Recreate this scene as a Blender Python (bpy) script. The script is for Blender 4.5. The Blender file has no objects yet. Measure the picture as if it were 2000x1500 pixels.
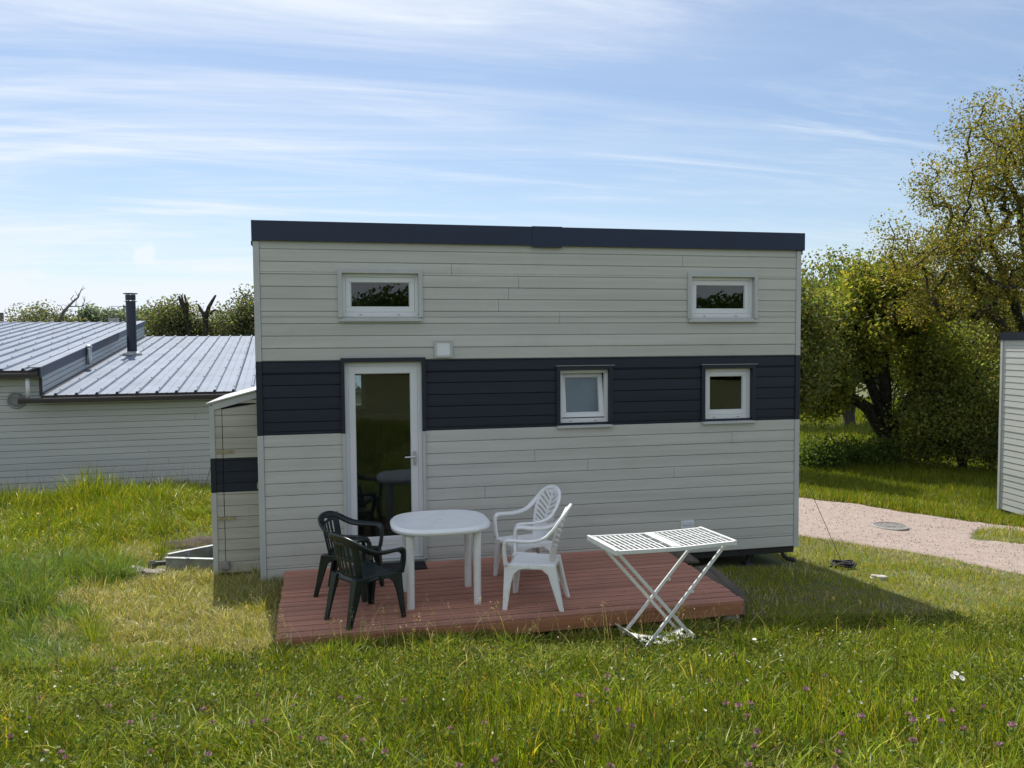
import bpy, bmesh, math
import numpy as np
from mathutils import Matrix, Vector

scene = bpy.context.scene
COL = scene.collection
R = math.radians

# ------------------------------------------------------------------ camera
cam_d = bpy.data.cameras.new("camera")
cam = bpy.data.objects.new("camera", cam_d)
COL.objects.link(cam)
cam_d.sensor_width = 36.0
cam_d.lens = 28.08
cam_d.clip_start = 0.05
cam_d.clip_end = 2000
_r = (0.97706159, -0.21281689, -0.00772194)
_d = (-0.01839823, -0.0482319, -0.99866671)
_f = (0.21216069, 0.97590095, -0.05104099)
cam.matrix_world = Matrix(((_r[0], -_d[0], -_f[0], 0.86335), (_r[1], -_d[1], -_f[1], -9.05432),
                           (_r[2], -_d[2], -_f[2], 2.67792), (0, 0, 0, 1)))
scene.camera = cam

# ------------------------------------------------------------------ light
SUN_EL, SUN_AZ = R(57.5), R(8)          # sun behind the house, a little left of its back
sun_d = bpy.data.lights.new("sun", 'SUN')
sun_d.energy = 5.0
sun_d.angle = R(0.53)
sun_d.color = (1.0, 0.95, 0.86)
sun = bpy.data.objects.new("sun", sun_d)
COL.objects.link(sun)
ldir = Vector((math.sin(SUN_AZ)*math.cos(SUN_EL), -math.cos(SUN_AZ)*math.cos(SUN_EL), -math.sin(SUN_EL)))
sun.rotation_euler = ldir.to_track_quat('-Z', 'Y').to_euler()
sun.location = (-3, 12, 20)

scene.view_settings.view_transform = 'Standard'
scene.view_settings.look = 'None'
scene.view_settings.gamma = 1.0
scene.view_settings.exposure = 0.37
scene.cycles.max_bounces = 8
scene.cycles.transparent_max_bounces = 12
scene.cycles.caustics_reflective = False
scene.cycles.caustics_refractive = False

# ------------------------------------------------------------------ sky
world = bpy.data.worlds.new("World")
scene.world = world
world.use_nodes = True
nt = world.node_tree
nt.nodes.clear()
N, L = nt.nodes, nt.links


def wn(t, **kw):
    n = N.new(t)
    for k, v in kw.items():
        setattr(n, k, v)
    return n


def wmath(op, a, b=None, clamp=False):
    n = wn('ShaderNodeMath', operation=op, use_clamp=clamp)
    for i, s in enumerate((a, b)):
        if s is None:
            continue
        if isinstance(s, (int, float)):
            n.inputs[i].default_value = s
        else:
            L.new(s, n.inputs[i])
    return n.outputs[0]


def wramp(v, a, b):
    n = wn('ShaderNodeMapRange', interpolation_type='SMOOTHSTEP')
    L.new(v, n.inputs[0])
    n.inputs[1].default_value = a
    n.inputs[2].default_value = b
    return n.outputs[0]


SKY_STRENGTH = 0.094
sky = wn('ShaderNodeTexSky', sky_type='NISHITA')
sky.sun_disc = False
sky.sun_elevation = SUN_EL
sky.sun_rotation = -SUN_AZ
sky.altitude = 30
sky.air_density = 1.0
sky.dust_density = 0.9
sky.ozone_density = 1.6
tc = wn('ShaderNodeTexCoord')
sep = wn('ShaderNodeSeparateXYZ')
L.new(tc.outputs['Generated'], sep.inputs[0])
dx, dy, dz = sep.outputs
zc = wmath('ADD', wmath('MAXIMUM', dz, 0.0), 0.10)
px, py = wmath('DIVIDE', dx, zc), wmath('DIVIDE', dy, zc)
comb = wn('ShaderNodeCombineXYZ')
L.new(px, comb.inputs[0])
L.new(py, comb.inputs[1])


def cloud_noise(rot, sx, sy, off, scale, detail, rough, dist):
    m = wn('ShaderNodeMapping')
    m.inputs['Rotation'].default_value = (0, 0, R(rot))
    m.inputs['Scale'].default_value = (sx, sy, 1)
    m.inputs['Location'].default_value = (off, off*0.7, off*0.31)
    L.new(comb.outputs[0], m.inputs[0])
    n = wn('ShaderNodeTexNoise')
    n.inputs['Scale'].default_value = scale
    n.inputs['Detail'].default_value = detail
    n.inputs['Roughness'].default_value = rough
    n.inputs['Distortion'].default_value = dist
    L.new(m.outputs[0], n.inputs['Vector'])
    return n.outputs[0]


n_veil = cloud_noise(12, 0.42, 1.3, 6.3, 0.75, 10, 0.60, 1.0)
n_wisp = cloud_noise(-7, 0.34, 1.7, 9.4, 1.25, 12, 0.66, 1.4)
n_wisp2 = cloud_noise(24, 0.36, 1.5, 4.4, 1.0, 12, 0.68, 1.8)
n_patch = cloud_noise(40, 0.5, 0.7, 5.7, 0.55, 3, 0.5, 0.3)
n_patch2 = cloud_noise(70, 0.6, 0.6, 1.2, 0.5, 3, 0.5, 0.3)
# more veil to the left (towards the sun's side), clearer to the right
left = wramp(wmath('MULTIPLY', dx, -1.0), -0.62, 0.35)
veil = wmath('MULTIPLY', wramp(n_veil, 0.38, 0.66), wmath('ADD', wmath('MULTIPLY', left, 0.80), 0.10))
wisp = wmath('MULTIPLY', wmath('MULTIPLY', wramp(n_wisp, 0.46, 0.78), wramp(n_patch, 0.40, 0.66)), 0.55)
wisp2 = wmath('MULTIPLY', wmath('MULTIPLY', wramp(n_wisp2, 0.46, 0.80), wramp(n_patch2, 0.42, 0.66)), 0.6)
low = wmath('MULTIPLY', wramp(wmath('MULTIPLY', dz, -1.0), -0.24, -0.02), wmath('ADD', wmath('MULTIPLY', left, 0.14), 0.14))
# heaped clouds low over the left horizon, one small puff above them
m2 = wn('ShaderNodeMapping')
m2.inputs['Scale'].default_value = (8.0, 8.0, 15.0)
m2.inputs['Location'].default_value = (1.7, 0.4, 2.2)
L.new(tc.outputs['Generated'], m2.inputs[0])
nc = wn('ShaderNodeTexNoise')
nc.inputs['Scale'].default_value = 1.0
nc.inputs['Detail'].default_value = 9
nc.inputs['Roughness'].default_value = 0.58
L.new(m2.outputs[0], nc.inputs['Vector'])
hb = wmath('SUBTRACT', nc.outputs[0], wmath('MULTIPLY', wmath('ABSOLUTE', wmath('SUBTRACT', dz, 0.035)), 4.6))
cum = wmath('MULTIPLY', wramp(hb, 0.34, 0.43), wramp(wmath('MULTIPLY', dx, -1.0), -0.02, 0.10))


npf = wn('ShaderNodeTexNoise')
npf.inputs['Scale'].default_value = 48
npf.inputs['Detail'].default_value = 8
npf.inputs['Roughness'].default_value = 0.6
L.new(tc.outputs['Generated'], npf.inputs['Vector'])


def puff(dirv, rx, rz):
    a_ = wmath('DIVIDE', wmath('SUBTRACT', dx, dirv[0]), rx)
    b_ = wmath('DIVIDE', wmath('SUBTRACT', dz, dirv[2]), rz)
    rr = wmath('SQRT', wmath('ADD', wmath('MULTIPLY', a_, a_), wmath('MULTIPLY', b_, b_)))
    e_ = wmath('SUBTRACT', wmath('MULTIPLY', wmath('SUBTRACT', npf.outputs[0], 0.12), 2.4), rr)
    return wmath('MULTIPLY', wmath('MULTIPLY', wramp(e_, -0.15, 0.9), 0.75), wramp(dy, 0.2, 0.5))


puffs = puff((-.2145, .9715, .101), .024, .014)
# unseen cloud added behind the camera to brighten the shaded front and table
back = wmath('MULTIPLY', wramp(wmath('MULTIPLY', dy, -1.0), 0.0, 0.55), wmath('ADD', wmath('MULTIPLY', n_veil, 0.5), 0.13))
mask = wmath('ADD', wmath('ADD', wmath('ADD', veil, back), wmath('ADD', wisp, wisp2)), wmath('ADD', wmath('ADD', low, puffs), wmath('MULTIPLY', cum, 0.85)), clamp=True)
mask = wmath('MINIMUM', wmath('ADD', mask, 0.06), 0.94)
mix = wn('ShaderNodeMix', data_type='RGBA')
L.new(mask, mix.inputs[0])
tint = wn('ShaderNodeMix', data_type='RGBA', blend_type='MULTIPLY')
tint.inputs[0].default_value = 1.0
L.new(sky.outputs[0], tint.inputs[6])
tint.inputs[7].default_value = (0.95, 1.0, 1.04, 1)
L.new(tint.outputs[2], mix.inputs[6])
mix.inputs[7].default_value = (7.3, 7.85, 8.6, 1)     # sunlit ice cloud, in the sky texture's own units
bg = wn('ShaderNodeBackground')
bg.inputs[1].default_value = SKY_STRENGTH
L.new(mix.outputs[2], bg.inputs[0])
wo = wn('ShaderNodeOutputWorld')
L.new(bg.outputs[0], wo.inputs[0])

# ------------------------------------------------------------------ terrain height
# TERRAIN BEGIN
_CP = np.array([(-.5,-.5,.02),(0,-.1,.03),(1,.1,.03),(2,0,-.03),(4,0,-.10),(5.5,0,-.15),(6.5,0,-.19),(6.5,-2,-.12),(4.7,-2.2,-.04),
 (2.5,-2.3,-.02),(0,-2.3,.09),(.7,-2.35,.10),(1.5,-2.35,.10),(2.3,-2.4,.07),(3.2,-2.45,.04),(.5,-1.3,.02),(1.5,-1.3,.01),(2.5,-1.3,0),(.3,-1.,.03),(-3,5.0,.12),(-5.5,4.7,.15),(-1,5.,.08),(-8,4.7,.1),(0,.15,.045),(-2,0,.10),(-2,-2,.10),(-4,-2,.12),(-4.3,6.4,-.10),(-9,6,-.05),(-1,3,.03),(-1.2,1,0),
 (7.3,.1,-.28),(9,-2,-.30),(10,2.7,-.50),(12.4,5,-.78),(15.2,5.9,-1.28),(14.3,0,-1.0),(18.3,13.6,-1.4),(25,10,-1.6),
 (30,30,-1.8),(0,12,-.3),(5,5,-.4),(10,25,-1.6),(-10,25,-.4),(-20,5,0),(20,-8,-.9),(10,-8,-.3),(60,60,-2.2),(-60,60,-.8),
 (80,0,-2.5),(-60,0,0),(0,-40,.6),(60,-40,-.5),(-60,-40,.8),(0,80,-1.5),(-4,-8,.1),(2,-8,0)],float)
def _phi(r):
    r = np.maximum(r, 1e-6); return r*r*np.log(r)
def _solve():
    P=_CP[:,:2]; n=len(P)
    K=_phi(np.linalg.norm(P[:,None]-P[None],axis=2))+np.eye(n)*.05
    A=np.zeros((n+3,n+3)); A[:n,:n]=K; A[:n,n]=1; A[:n,n+1:]=P; A[n,:n]=1; A[n+1:,:n]=P.T
    return np.linalg.solve(A,np.concatenate([_CP[:,2],[0,0,0]]))
_W=_solve()
def sstep(t): t=np.clip(t,0,1); return t*t*(3-2*t)
def ground_z(x,y):
    x=np.asarray(x,float); y=np.asarray(y,float); sh=x.shape
    x=x.ravel(); y=y.ravel(); out=np.empty(len(x)); P=_CP[:,:2]; n=len(P)
    for i in range(0,len(x),20000):
        q=np.stack([x[i:i+20000],y[i:i+20000]],1)
        out[i:i+20000]=_phi(np.linalg.norm(q[:,None]-P[None],axis=2))@_W[:n]+_W[n]+q@_W[n+1:]
    t=(-2.5+.9*sstep((-x-.5)/2.)-y)/5.5
    out+=1.08*sstep(t)
    # turf heaped against the left front edge of the deck
    out+=.03*sstep((3.3-x)/1.8)*sstep((x+.3)/.6)*sstep((-2.10-y)/.10)*sstep((y+3.1)/.7)
    # small natural unevenness away from the deck
    out+=.018*np.sin(x*2.1+1.3*np.sin(y*1.7))*np.cos(y*1.9+x*.6)*sstep((np.hypot(x-2.5,y+1)-2.8)/2.)
    return out.reshape(sh)
# TERRAIN END


def vnoise(x, y, seed=0):
    """smooth value noise in 0..1"""
    xi, yi = np.floor(x).astype(np.int64), np.floor(y).astype(np.int64)
    fx, fy = x-xi, y-yi
    fx, fy = fx*fx*(3-2*fx), fy*fy*(3-2*fy)

    def h(a, b):
        n = (a*374761393+b*668265263+seed*1442695041) & 0x7fffffff
        n = ((n ^ (n >> 13))*1274126177) & 0x7fffffff
        return ((n ^ (n >> 16)) & 0xffff)/65535.0
    return (h(xi, yi)*(1-fx)+h(xi+1, yi)*fx)*(1-fy)+(h(xi, yi+1)*(1-fx)+h(xi+1, yi+1)*fx)*fy


# ------------------------------------------------------------------ materials
def new_mat(name):
    m = bpy.data.materials.new(name)
    m.use_nodes = True
    t = m.node_tree
    t.nodes.clear()
    out = t.nodes.new('ShaderNodeOutputMaterial')
    return m, t, out


def pbr(name, col, rough=0.6, metal=0.0, var=0.08, scale=3.0, stretch=(1, 1, 1), bump=0.0, bscale=40.0, col2=None, spec=0.5,
        board=None, dirt=None):
    """Principled surface whose own colour varies with noise; board=(pitch, offset, amount): each board its own tone"""
    m, t, out = new_mat(name)
    n, l = t.nodes, t.links
    b = n.new('ShaderNodeBsdfPrincipled')
    l.new(b.outputs[0], out.inputs[0])
    b.inputs['Roughness'].default_value = rough
    b.inputs['Metallic'].default_value = metal
    b.inputs['Specular IOR Level'].default_value = spec
    tc = n.new('ShaderNodeTexCoord')
    mp = n.new('ShaderNodeMapping')
    mp.inputs['Scale'].default_value = stretch
    l.new(tc.outputs['Object'], mp.inputs[0])
    nz = n.new('ShaderNodeTexNoise')
    nz.inputs['Scale'].default_value = scale
    nz.inputs['Detail'].default_value = 6
    nz.inputs['Roughness'].default_value = 0.6
    l.new(mp.outputs[0], nz.inputs['Vector'])
    c2 = col2 if col2 else tuple(max(0, c*(1-var*2)) for c in col)
    c1 = col if col2 else tuple(min(1, c*(1+var)) for c in col)
    mr = n.new('ShaderNodeMapRange')
    mr.inputs[1].default_value = 0.33
    mr.inputs[2].default_value = 0.67
    l.new(nz.outputs[0], mr.inputs[0])
    mx = n.new('ShaderNodeMix')
    mx.data_type = 'RGBA'
    l.new(mr.outputs[0], mx.inputs[0])
    mx.inputs[6].default_value = (*c2, 1)
    mx.inputs[7].default_value = (*c1, 1)
    colout = mx.outputs[2]
    if board:
        pitch, off, amt, axis = board
        sp = n.new('ShaderNodeSeparateXYZ')
        l.new(tc.outputs['Object'], sp.inputs[0])
        a = n.new('ShaderNodeMath'); a.operation = 'ADD'; a.inputs[1].default_value = off
        l.new(sp.outputs[axis], a.inputs[0])
        d = n.new('ShaderNodeMath'); d.operation = 'DIVIDE'; d.inputs[1].default_value = pitch
        l.new(a.outputs[0], d.inputs[0])
        f = n.new('ShaderNodeMath'); f.operation = 'FLOOR'
        l.new(d.outputs[0], f.inputs[0])
        w = n.new('ShaderNodeTexWhiteNoise'); w.noise_dimensions = '1D'
        l.new(f.outputs[0], w.inputs['W'])
        r2 = n.new('ShaderNodeMapRange')
        r2.inputs[3].default_value = 1-amt
        r2.inputs[4].default_value = 1+amt
        l.new(w.outputs[0], r2.inputs[0])
        vm = n.new('ShaderNodeVectorMath'); vm.operation = 'SCALE'
        l.new(colout, vm.inputs[0])
        l.new(r2.outputs[0], vm.inputs['Scale'])
        colout = vm.outputs[0]
    if dirt:
        dcol, dscale, lo, hi, amt = dirt
        nd = n.new('ShaderNodeTexNoise')
        nd.inputs['Scale'].default_value = dscale
        nd.inputs['Detail'].default_value = 8
        nd.inputs['Roughness'].default_value = 0.7
        l.new(tc.outputs['Object'], nd.inputs['Vector'])
        rd = n.new('ShaderNodeMapRange')
        rd.inputs[1].default_value = lo
        rd.inputs[2].default_value = hi
        rd.inputs[4].default_value = amt
        l.new(nd.outputs[0], rd.inputs[0])
        md = n.new('ShaderNodeMix'); md.data_type = 'RGBA'
        l.new(rd.outputs[0], md.inputs[0])
        l.new(colout, md.inputs[6])
        md.inputs[7].default_value = (*dcol, 1)
        colout = md.outputs[2]
    l.new(colout, b.inputs['Base Color'])
    if bump:
        nb = n.new('ShaderNodeTexNoise')
        nb.inputs['Scale'].default_value = bscale
        nb.inputs['Detail'].default_value = 6
        l.new(mp.outputs[0], nb.inputs['Vector'])
        bp = n.new('ShaderNodeBump')
        bp.inputs['Strength'].default_value = bump
        bp.inputs['Distance'].default_value = 0.01
        l.new(nb.outputs[0], bp.inputs['Height'])
        l.new(bp.outputs[0], b.inputs['Normal'])
    return m


def leaf_mat(name, trans=0.45, rough=0.5, tint=(1.25, 1.2, 0.55), spec=0.35):
    """thin leaf: own colour from a per-leaf attribute, part of the light passes through"""
    m, t, out = new_mat(name)
    n, l = t.nodes, t.links
    at = n.new('ShaderNodeAttribute')
    at.attribute_name = 'leaf_col'
    b = n.new('ShaderNodeBsdfPrincipled')
    b.inputs['Roughness'].default_value = rough
    b.inputs['Specular IOR Level'].default_value = spec
    l.new(at.outputs['Color'], b.inputs['Base Color'])
    tr = n.new('ShaderNodeBsdfTranslucent')
    vm = n.new('ShaderNodeVectorMath'); vm.operation = 'MULTIPLY'
    vm.inputs[1].default_value = tint
    l.new(at.outputs['Color'], vm.inputs[0])
    l.new(vm.outputs[0], tr.inputs[0])
    mx = n.new('ShaderNodeMixShader')
    mx.inputs[0].default_value = trans
    l.new(b.outputs[0], mx.inputs[1])
    l.new(tr.outputs[0], mx.inputs[2])
    l.new(mx.outputs[0], out.inputs[0])
    return m


def glass_mat(name, tint=(0.75, 0.8, 0.8), gain=1.0):
    m, t, out = new_mat(name)
    n, l = t.nodes, t.links
    tr = n.new('ShaderNodeBsdfTransparent')
    tr.inputs[0].default_value = (*tint, 1)
    gl = n.new('ShaderNodeBsdfGlossy')
    gl.inputs['Roughness'].default_value = 0.0
    fr = n.new('ShaderNodeFresnel')
    fr.inputs[0].default_value = 1.6
    ml = n.new('ShaderNodeMath'); ml.operation = 'MULTIPLY'; ml.use_clamp = True
    ml.inputs[1].default_value = 1.1*gain
    l.new(fr.outputs[0], ml.inputs[0])
    mx = n.new('ShaderNodeMixShader')
    l.new(ml.outputs[0], mx.inputs[0])
    l.new(tr.outputs[0], mx.inputs[1])
    l.new(gl.outputs[0], mx.inputs[2])
    l.new(mx.outputs[0], out.inputs[0])
    return m


M = {}
P0 = 0.135
M['siding'] = pbr('pale painted boards', (.505, .51, .475), .62, var=.05, scale=2.2, stretch=(.25, 1, 6), bump=.12, bscale=30, board=(P0, -.07, .04, 2), spec=.3, dirt=((.36, .36, .32), 1.6, .52, .82, .4))
M['trim'] = pbr('pale corner trim', (.46, .48, .47), .55, var=.04, spec=.3)
M['dark_siding'] = pbr('slate blue boards', (.014, .0195, .033), .55, var=.10, scale=2.0, stretch=(.25, 1, 6), bump=.15, bscale=30, board=(P0, -.07, .10, 2), spec=.35)
M['dark_trim'] = pbr('slate blue trim', (.012, .017, .029), .5, var=.05, spec=.4)
M['fascia'] = pbr('navy folded metal', (.011, .022, .055), .42, metal=.0, var=.05, scale=1.2, bump=.03, bscale=6, spec=.4)
M['groove'] = pbr('board groove paint', (.30, .30, .275), .8)
M['dark_groove'] = pbr('dark groove paint', (.006, .007, .010), .8)
M['pvc'] = pbr('white window pvc', (.70, .72, .74), .35, var=.015, spec=.5)
M['glass'] = glass_mat('window glass')
M['blind'] = pbr('pale roller blind', (.66, .72, .80), .8)
M['interior'] = pbr('interior lining', (.42, .42, .39), .8, var=.1, scale=3)
M['metal'] = pbr('brushed aluminium', (.62, .63, .64), .35, metal=.85)
M['galv'] = pbr('galvanised steel', (.34, .36, .37), .5, metal=.55, var=.15, scale=9)
M['black_metal'] = pbr('black chassis steel', (.018, .018, .019), .6, var=.2, scale=8)
M['rubber'] = pbr('black rubber', (.013, .013, .013), .75, var=.2)
M['decking'] = pbr('red brown decking', (.42, .192, .132), .66, var=.09, scale=2.4, stretch=(.35, 5, 5), bump=.35, bscale=26, board=(.1405, 5.061, .16, 1),
                   dirt=((.16, .11, .09), 3.0, .55, .8, .5))
M['deck_frame'] = pbr('red brown joist', (.36, .155, .078), .65, var=.15, scale=3, stretch=(.4, 3, 5), bump=.25, bscale=25)
M['white_plastic'] = pbr('white moulded plastic', (.83, .84, .84), .38, var=.03, scale=4, spec=.45, dirt=((.52, .51, .43), 6, .55, .80, .55))
M['green_plastic'] = pbr('dark green moulded plastic', (.009, .019, .020), .34, var=.25, scale=6, spec=.5)
M['rack_white'] = pbr('white enamelled tube', (.68, .69, .68), .4, var=.03, scale=6)
M['concrete'] = pbr('grey concrete', (.27, .26, .24), .85, var=.15, scale=12, bump=.4, bscale=60)
M['old_wood'] = pbr('weathered grey wood', (.105, .085, .068), .8, var=.22, scale=3, stretch=(4, .5, 4), bump=.4, bscale=30)
M['roof_sheet'] = pbr('blue grey coated roof sheet', (.18, .215, .275), .48, metal=.0, var=.10, scale=1.1, spec=.2)
M['roof_edge'] = pbr('dark brown metal edge', (.035, .028, .030), .5, var=.1)
M['flue'] = pbr('dark blue flue pipe', (.016, .022, .040), .38, metal=.1, var=.06)
M['cladding'] = pbr('pale cladding', (.475, .495, .49), .6, var=.05, scale=2, stretch=(.25, .25, 6), board=(.1166, .0, .03, 2), spec=.3)
M['cable'] = pbr('dark steel cable', (.05, .05, .05), .6)
M['ironlid'] = pbr('grey iron lid', (.16, .15, .14), .7, var=.25, scale=20, bump=.3, bscale=60)
M['stone'] = pbr('pale rubble stone', (.42, .40, .35), .85, var=.2, scale=10, bump=.4, bscale=30)
M['bark'] = pbr('brown bark', (.055, .044, .034), .9, var=.3, scale=9, stretch=(1, 1, .3), bump=.5, bscale=25)
M['dark_bark'] = pbr('dark ivy bark', (.030, .028, .020), .9, var=.3, scale=9, bump=.5, bscale=25)
M['dead_bark'] = pbr('grey dead wood', (.17, .16, .15), .9, var=.25, scale=8)
M['leaf'] = leaf_mat('tree leaf', .58, spec=.25)
M['grass'] = leaf_mat('grass blade', .40, rough=.38, tint=(1.35, 1.3, .4), spec=.22)
M['petal'] = leaf_mat('flower petal', .35, tint=(1.1, 1, 1.1))
M['soil'] = pbr('dark soil', (.060, .042, .028), .95, var=.3, scale=14, bump=.6, bscale=30)
M['mat'] = pbr('black door mat', (.012, .012, .013), .95, var=.3, scale=60, bump=.6, bscale=160)


# ------------------------------------------------------------------ mesh building
_WLOC = {}


class MB:
    """collects shapes, then links them as one mesh object"""

    def __init__(s):
        s.v, s.f = [], []

    def add(s, vs, fs):
        o = len(s.v)
        s.v += [tuple(map(float, v)) for v in vs]
        s.f += [tuple(i+o for i in f) for f in fs]
        return s

    def box(s, x0, x1, y0, y1, z0, z1):
        vs = [(x, y, z) for x in (x0, x1) for y in (y0, y1) for z in (z0, z1)]
        return s.add(vs, [(0, 1, 3, 2), (4, 6, 7, 5), (0, 4, 5, 1), (2, 3, 7, 6), (0, 2, 6, 4), (1, 5, 7, 3)])

    def hexa(s, bottom, top):
        """eight corners: four bottom, four top, same order (counter-clockwise from above)"""
        return s.add(list(bottom)+list(top), [(3, 2, 1, 0), (4, 5, 6, 7), (0, 1, 5, 4), (1, 2, 6, 5), (2, 3, 7, 6), (3, 0, 4, 7)])

    def prism(s, poly, a0, a1, axis=0):
        """poly: 2-D outline in the plane across axis; extruded a0..a1"""
        n = len(poly)

        def p(a, q):
            return {0: (a, q[0], q[1]), 1: (q[0], a, q[1]), 2: (q[0], q[1], a)}[axis]
        vs = [p(a0, q) for q in poly]+[p(a1, q) for q in poly]
        fs = [tuple(range(n)), tuple(range(2*n-1, n-1, -1))]
        fs += [(i, (i+1) % n+0, (i+1) % n+n, i+n)[::-1] for i in range(n)]
        return s.add(vs, fs)

    def tube(s, pts, rad, n=8, cap=True):
        pts = [Vector(p) for p in pts]
        if not hasattr(rad, '__len__'):
            rad = [rad]*len(pts)
        rings, up = [], None
        for i, p in enumerate(pts):
            t = (pts[min(i+1, len(pts)-1)]-pts[max(i-1, 0)])
            t = t.normalized() if t.length > 1e-9 else Vector((0, 0, 1))
            if up is None:
                up = Vector((0, 0, 1)) if abs(t.z) < .9 else Vector((1, 0, 0))
            a = up-t*up.dot(t)
            a = a.normalized() if a.length > 1e-6 else t.orthogonal().normalized()
            up = a
            b = t.cross(a)
            rings.append([p+(a*math.cos(2*math.pi*k/n)+b*math.sin(2*math.pi*k/n))*rad[i] for k in range(n)])
        vs = [v for r in rings for v in r]
        fs = []
        for i in range(len(pts)-1):
            for k in range(n):
                k2 = (k+1) % n
                fs.append((i*n+k, i*n+k2, (i+1)*n+k2, (i+1)*n+k))
        if cap:
            fs.append(tuple(range(n-1, -1, -1)))
            fs.append(tuple(range((len(pts)-1)*n, len(pts)*n)))
        return s.add(vs, fs)

    def sweep(s, pts, w, h, centre, n=8):
        """rounded flat band along pts: w across (away from centre), h the other way"""
        pts = [Vector(p) for p in pts]
        vs, fs = [], []
        for i, p in enumerate(pts):
            t = (pts[min(i+1, len(pts)-1)]-pts[max(i-1, 0)]).normalized()
            c = Vector(centre(p))
            a = (p-c)-t*(p-c).dot(t)
            a.normalize()
            b = t.cross(a)
            ww = w[i] if hasattr(w, '__len__') else w
            hh = h[i] if hasattr(h, '__len__') else h
            for k in range(n):
                an = 2*math.pi*(k+.5)/n
                ca, sa = math.cos(an), math.sin(an)
                q = lambda x: math.copysign(abs(x)**.6, x)
                vs.append(p+a*q(ca)*ww/2+b*q(sa)*hh/2)
        for i in range(len(pts)-1):
            for k in range(n):
                k2 = (k+1) % n
                fs.append((i*n+k, i*n+k2, (i+1)*n+k2, (i+1)*n+k))
        fs.append(tuple(range(n-1, -1, -1)))
        fs.append(tuple(range((len(pts)-1)*n, len(pts)*n)))
        return s.add(vs, fs)

    def lathe(s, prof, c=(0, 0, 0), n=24):
        """prof: (radius, z) pairs"""
        vs, fs = [], []
        for r, z in prof:
            for k in range(n):
                a = 2*math.pi*k/n
                vs.append((c[0]+r*math.cos(a), c[1]+r*math.sin(a), c[2]+z))
        for i in range(len(prof)-1):
            for k in range(n):
                k2 = (k+1) % n
                fs.append((i*n+k, i*n+k2, (i+1)*n+k2, (i+1)*n+k))
        fs.append(tuple(range(n-1, -1, -1)))
        fs.append(tuple(range((len(prof)-1)*n, len(prof)*n)))
        return s.add(vs, fs)

    def grid(s, fn, nu, nv, keep=None):
        vs = [fn(i/nu, j/nv) for i in range(nu+1) for j in range(nv+1)]
        fs = []
        for i in range(nu):
            for j in range(nv):
                if keep is None or keep((i+.5)/nu, (j+.5)/nv):
                    a = i*(nv+1)+j
                    fs.append((a, a+nv+1, a+nv+2, a+1))
        return s.add(vs, fs)

    def build(s, name, mat, parent=None, smooth=False, bevel=0.0, solid=0.0, local=False, label=None, subsurf=0):
        me = bpy.data.meshes.new(name)
        v = np.array(s.v, float)
        if parent is not None and not local:
            v = v-np.array(_WLOC.get(parent.name, (0, 0, 0)))
        me.from_pydata([tuple(p) for p in v], [], s.f)
        bm = bmesh.new()
        bm.from_mesh(me)
        bmesh.ops.recalc_face_normals(bm, faces=bm.faces)
        bm.to_mesh(me)
        bm.free()
        me.materials.append(M[mat] if isinstance(mat, str) else mat)
        if smooth:
            me.polygons.foreach_set('use_smooth', [True]*len(me.polygons))
        o = bpy.data.objects.new(name, me)
        COL.objects.link(o)
        if parent is not None:
            o.parent = parent
            _WLOC[o.name] = _WLOC.get(parent.name, (0, 0, 0))
        else:
            _WLOC[o.name] = (0, 0, 0)
        if solid:
            md = o.modifiers.new('solidify', 'SOLIDIFY')
            md.thickness = solid
            md.offset = 0
        if subsurf:
            md = o.modifiers.new('subsurf', 'SUBSURF')
            md.levels = md.render_levels = subsurf
        if bevel:
            md = o.modifiers.new('bevel', 'BEVEL')
            md.width = bevel
            md.segments = 2
            md.limit_method = 'ANGLE'
            md.angle_limit = R(35)
        if label:
            o['label'] = label
        return o


def tag(o, label=None, cat=None, group=None, kind=None):
    for k, v in (('label', label), ('category', cat), ('group', group), ('kind', kind)):
        if v:
            o[k] = v
    return o


def thing(name, loc, label, cat, group=None, rz=0.0):
    o = bpy.data.objects.new(name, None)
    COL.objects.link(o)
    o.location = loc
    o.rotation_euler = (0, 0, rz)
    o.empty_display_size = .2
    _WLOC[o.name] = tuple(loc)
    return tag(o, label, cat, group)


def copy_tree(o, parent=None):
    c = o.copy()
    COL.objects.link(c)
    if parent is not None:
        c.parent = parent
    for ch in [k for k in bpy.data.objects if k.parent is o]:
        copy_tree(ch, c)
    return c


def np_mesh(name, verts, faces, mat, cols=None, parent=None, smooth=False):
    """numpy mesh; faces (m,3) or (m,4) int"""
    me = bpy.data.meshes.new(name)
    verts = np.ascontiguousarray(verts, np.float32)
    if parent is not None:
        verts = verts-np.array(_WLOC.get(parent.name, (0, 0, 0)), np.float32)
    faces = np.ascontiguousarray(faces, np.int32)
    k = faces.shape[1]
    me.vertices.add(len(verts))
    me.vertices.foreach_set('co', verts.ravel())
    me.loops.add(faces.size)
    me.loops.foreach_set('vertex_index', faces.ravel())
    me.polygons.add(len(faces))
    me.polygons.foreach_set('loop_start', np.arange(0, faces.size, k, dtype=np.int32))
    if smooth:
        me.polygons.foreach_set('use_smooth', np.ones(len(faces), bool))
    me.update(calc_edges=True)
    if cols is not None:
        at = me.color_attributes.new('leaf_col', 'FLOAT_COLOR', 'POINT')
        c4 = np.ones((len(verts), 4), np.float32)
        c4[:, :3] = cols
        at.data.foreach_set('color', c4.ravel())
    me.materials.append(M[mat] if isinstance(mat, str) else mat)
    o = bpy.data.objects.new(name, me)
    COL.objects.link(o)
    if parent is not None:
        o.parent = parent
    _WLOC[o.name] = _WLOC.get(parent.name, (0, 0, 0)) if parent is not None else (0, 0, 0)
    return o


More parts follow.
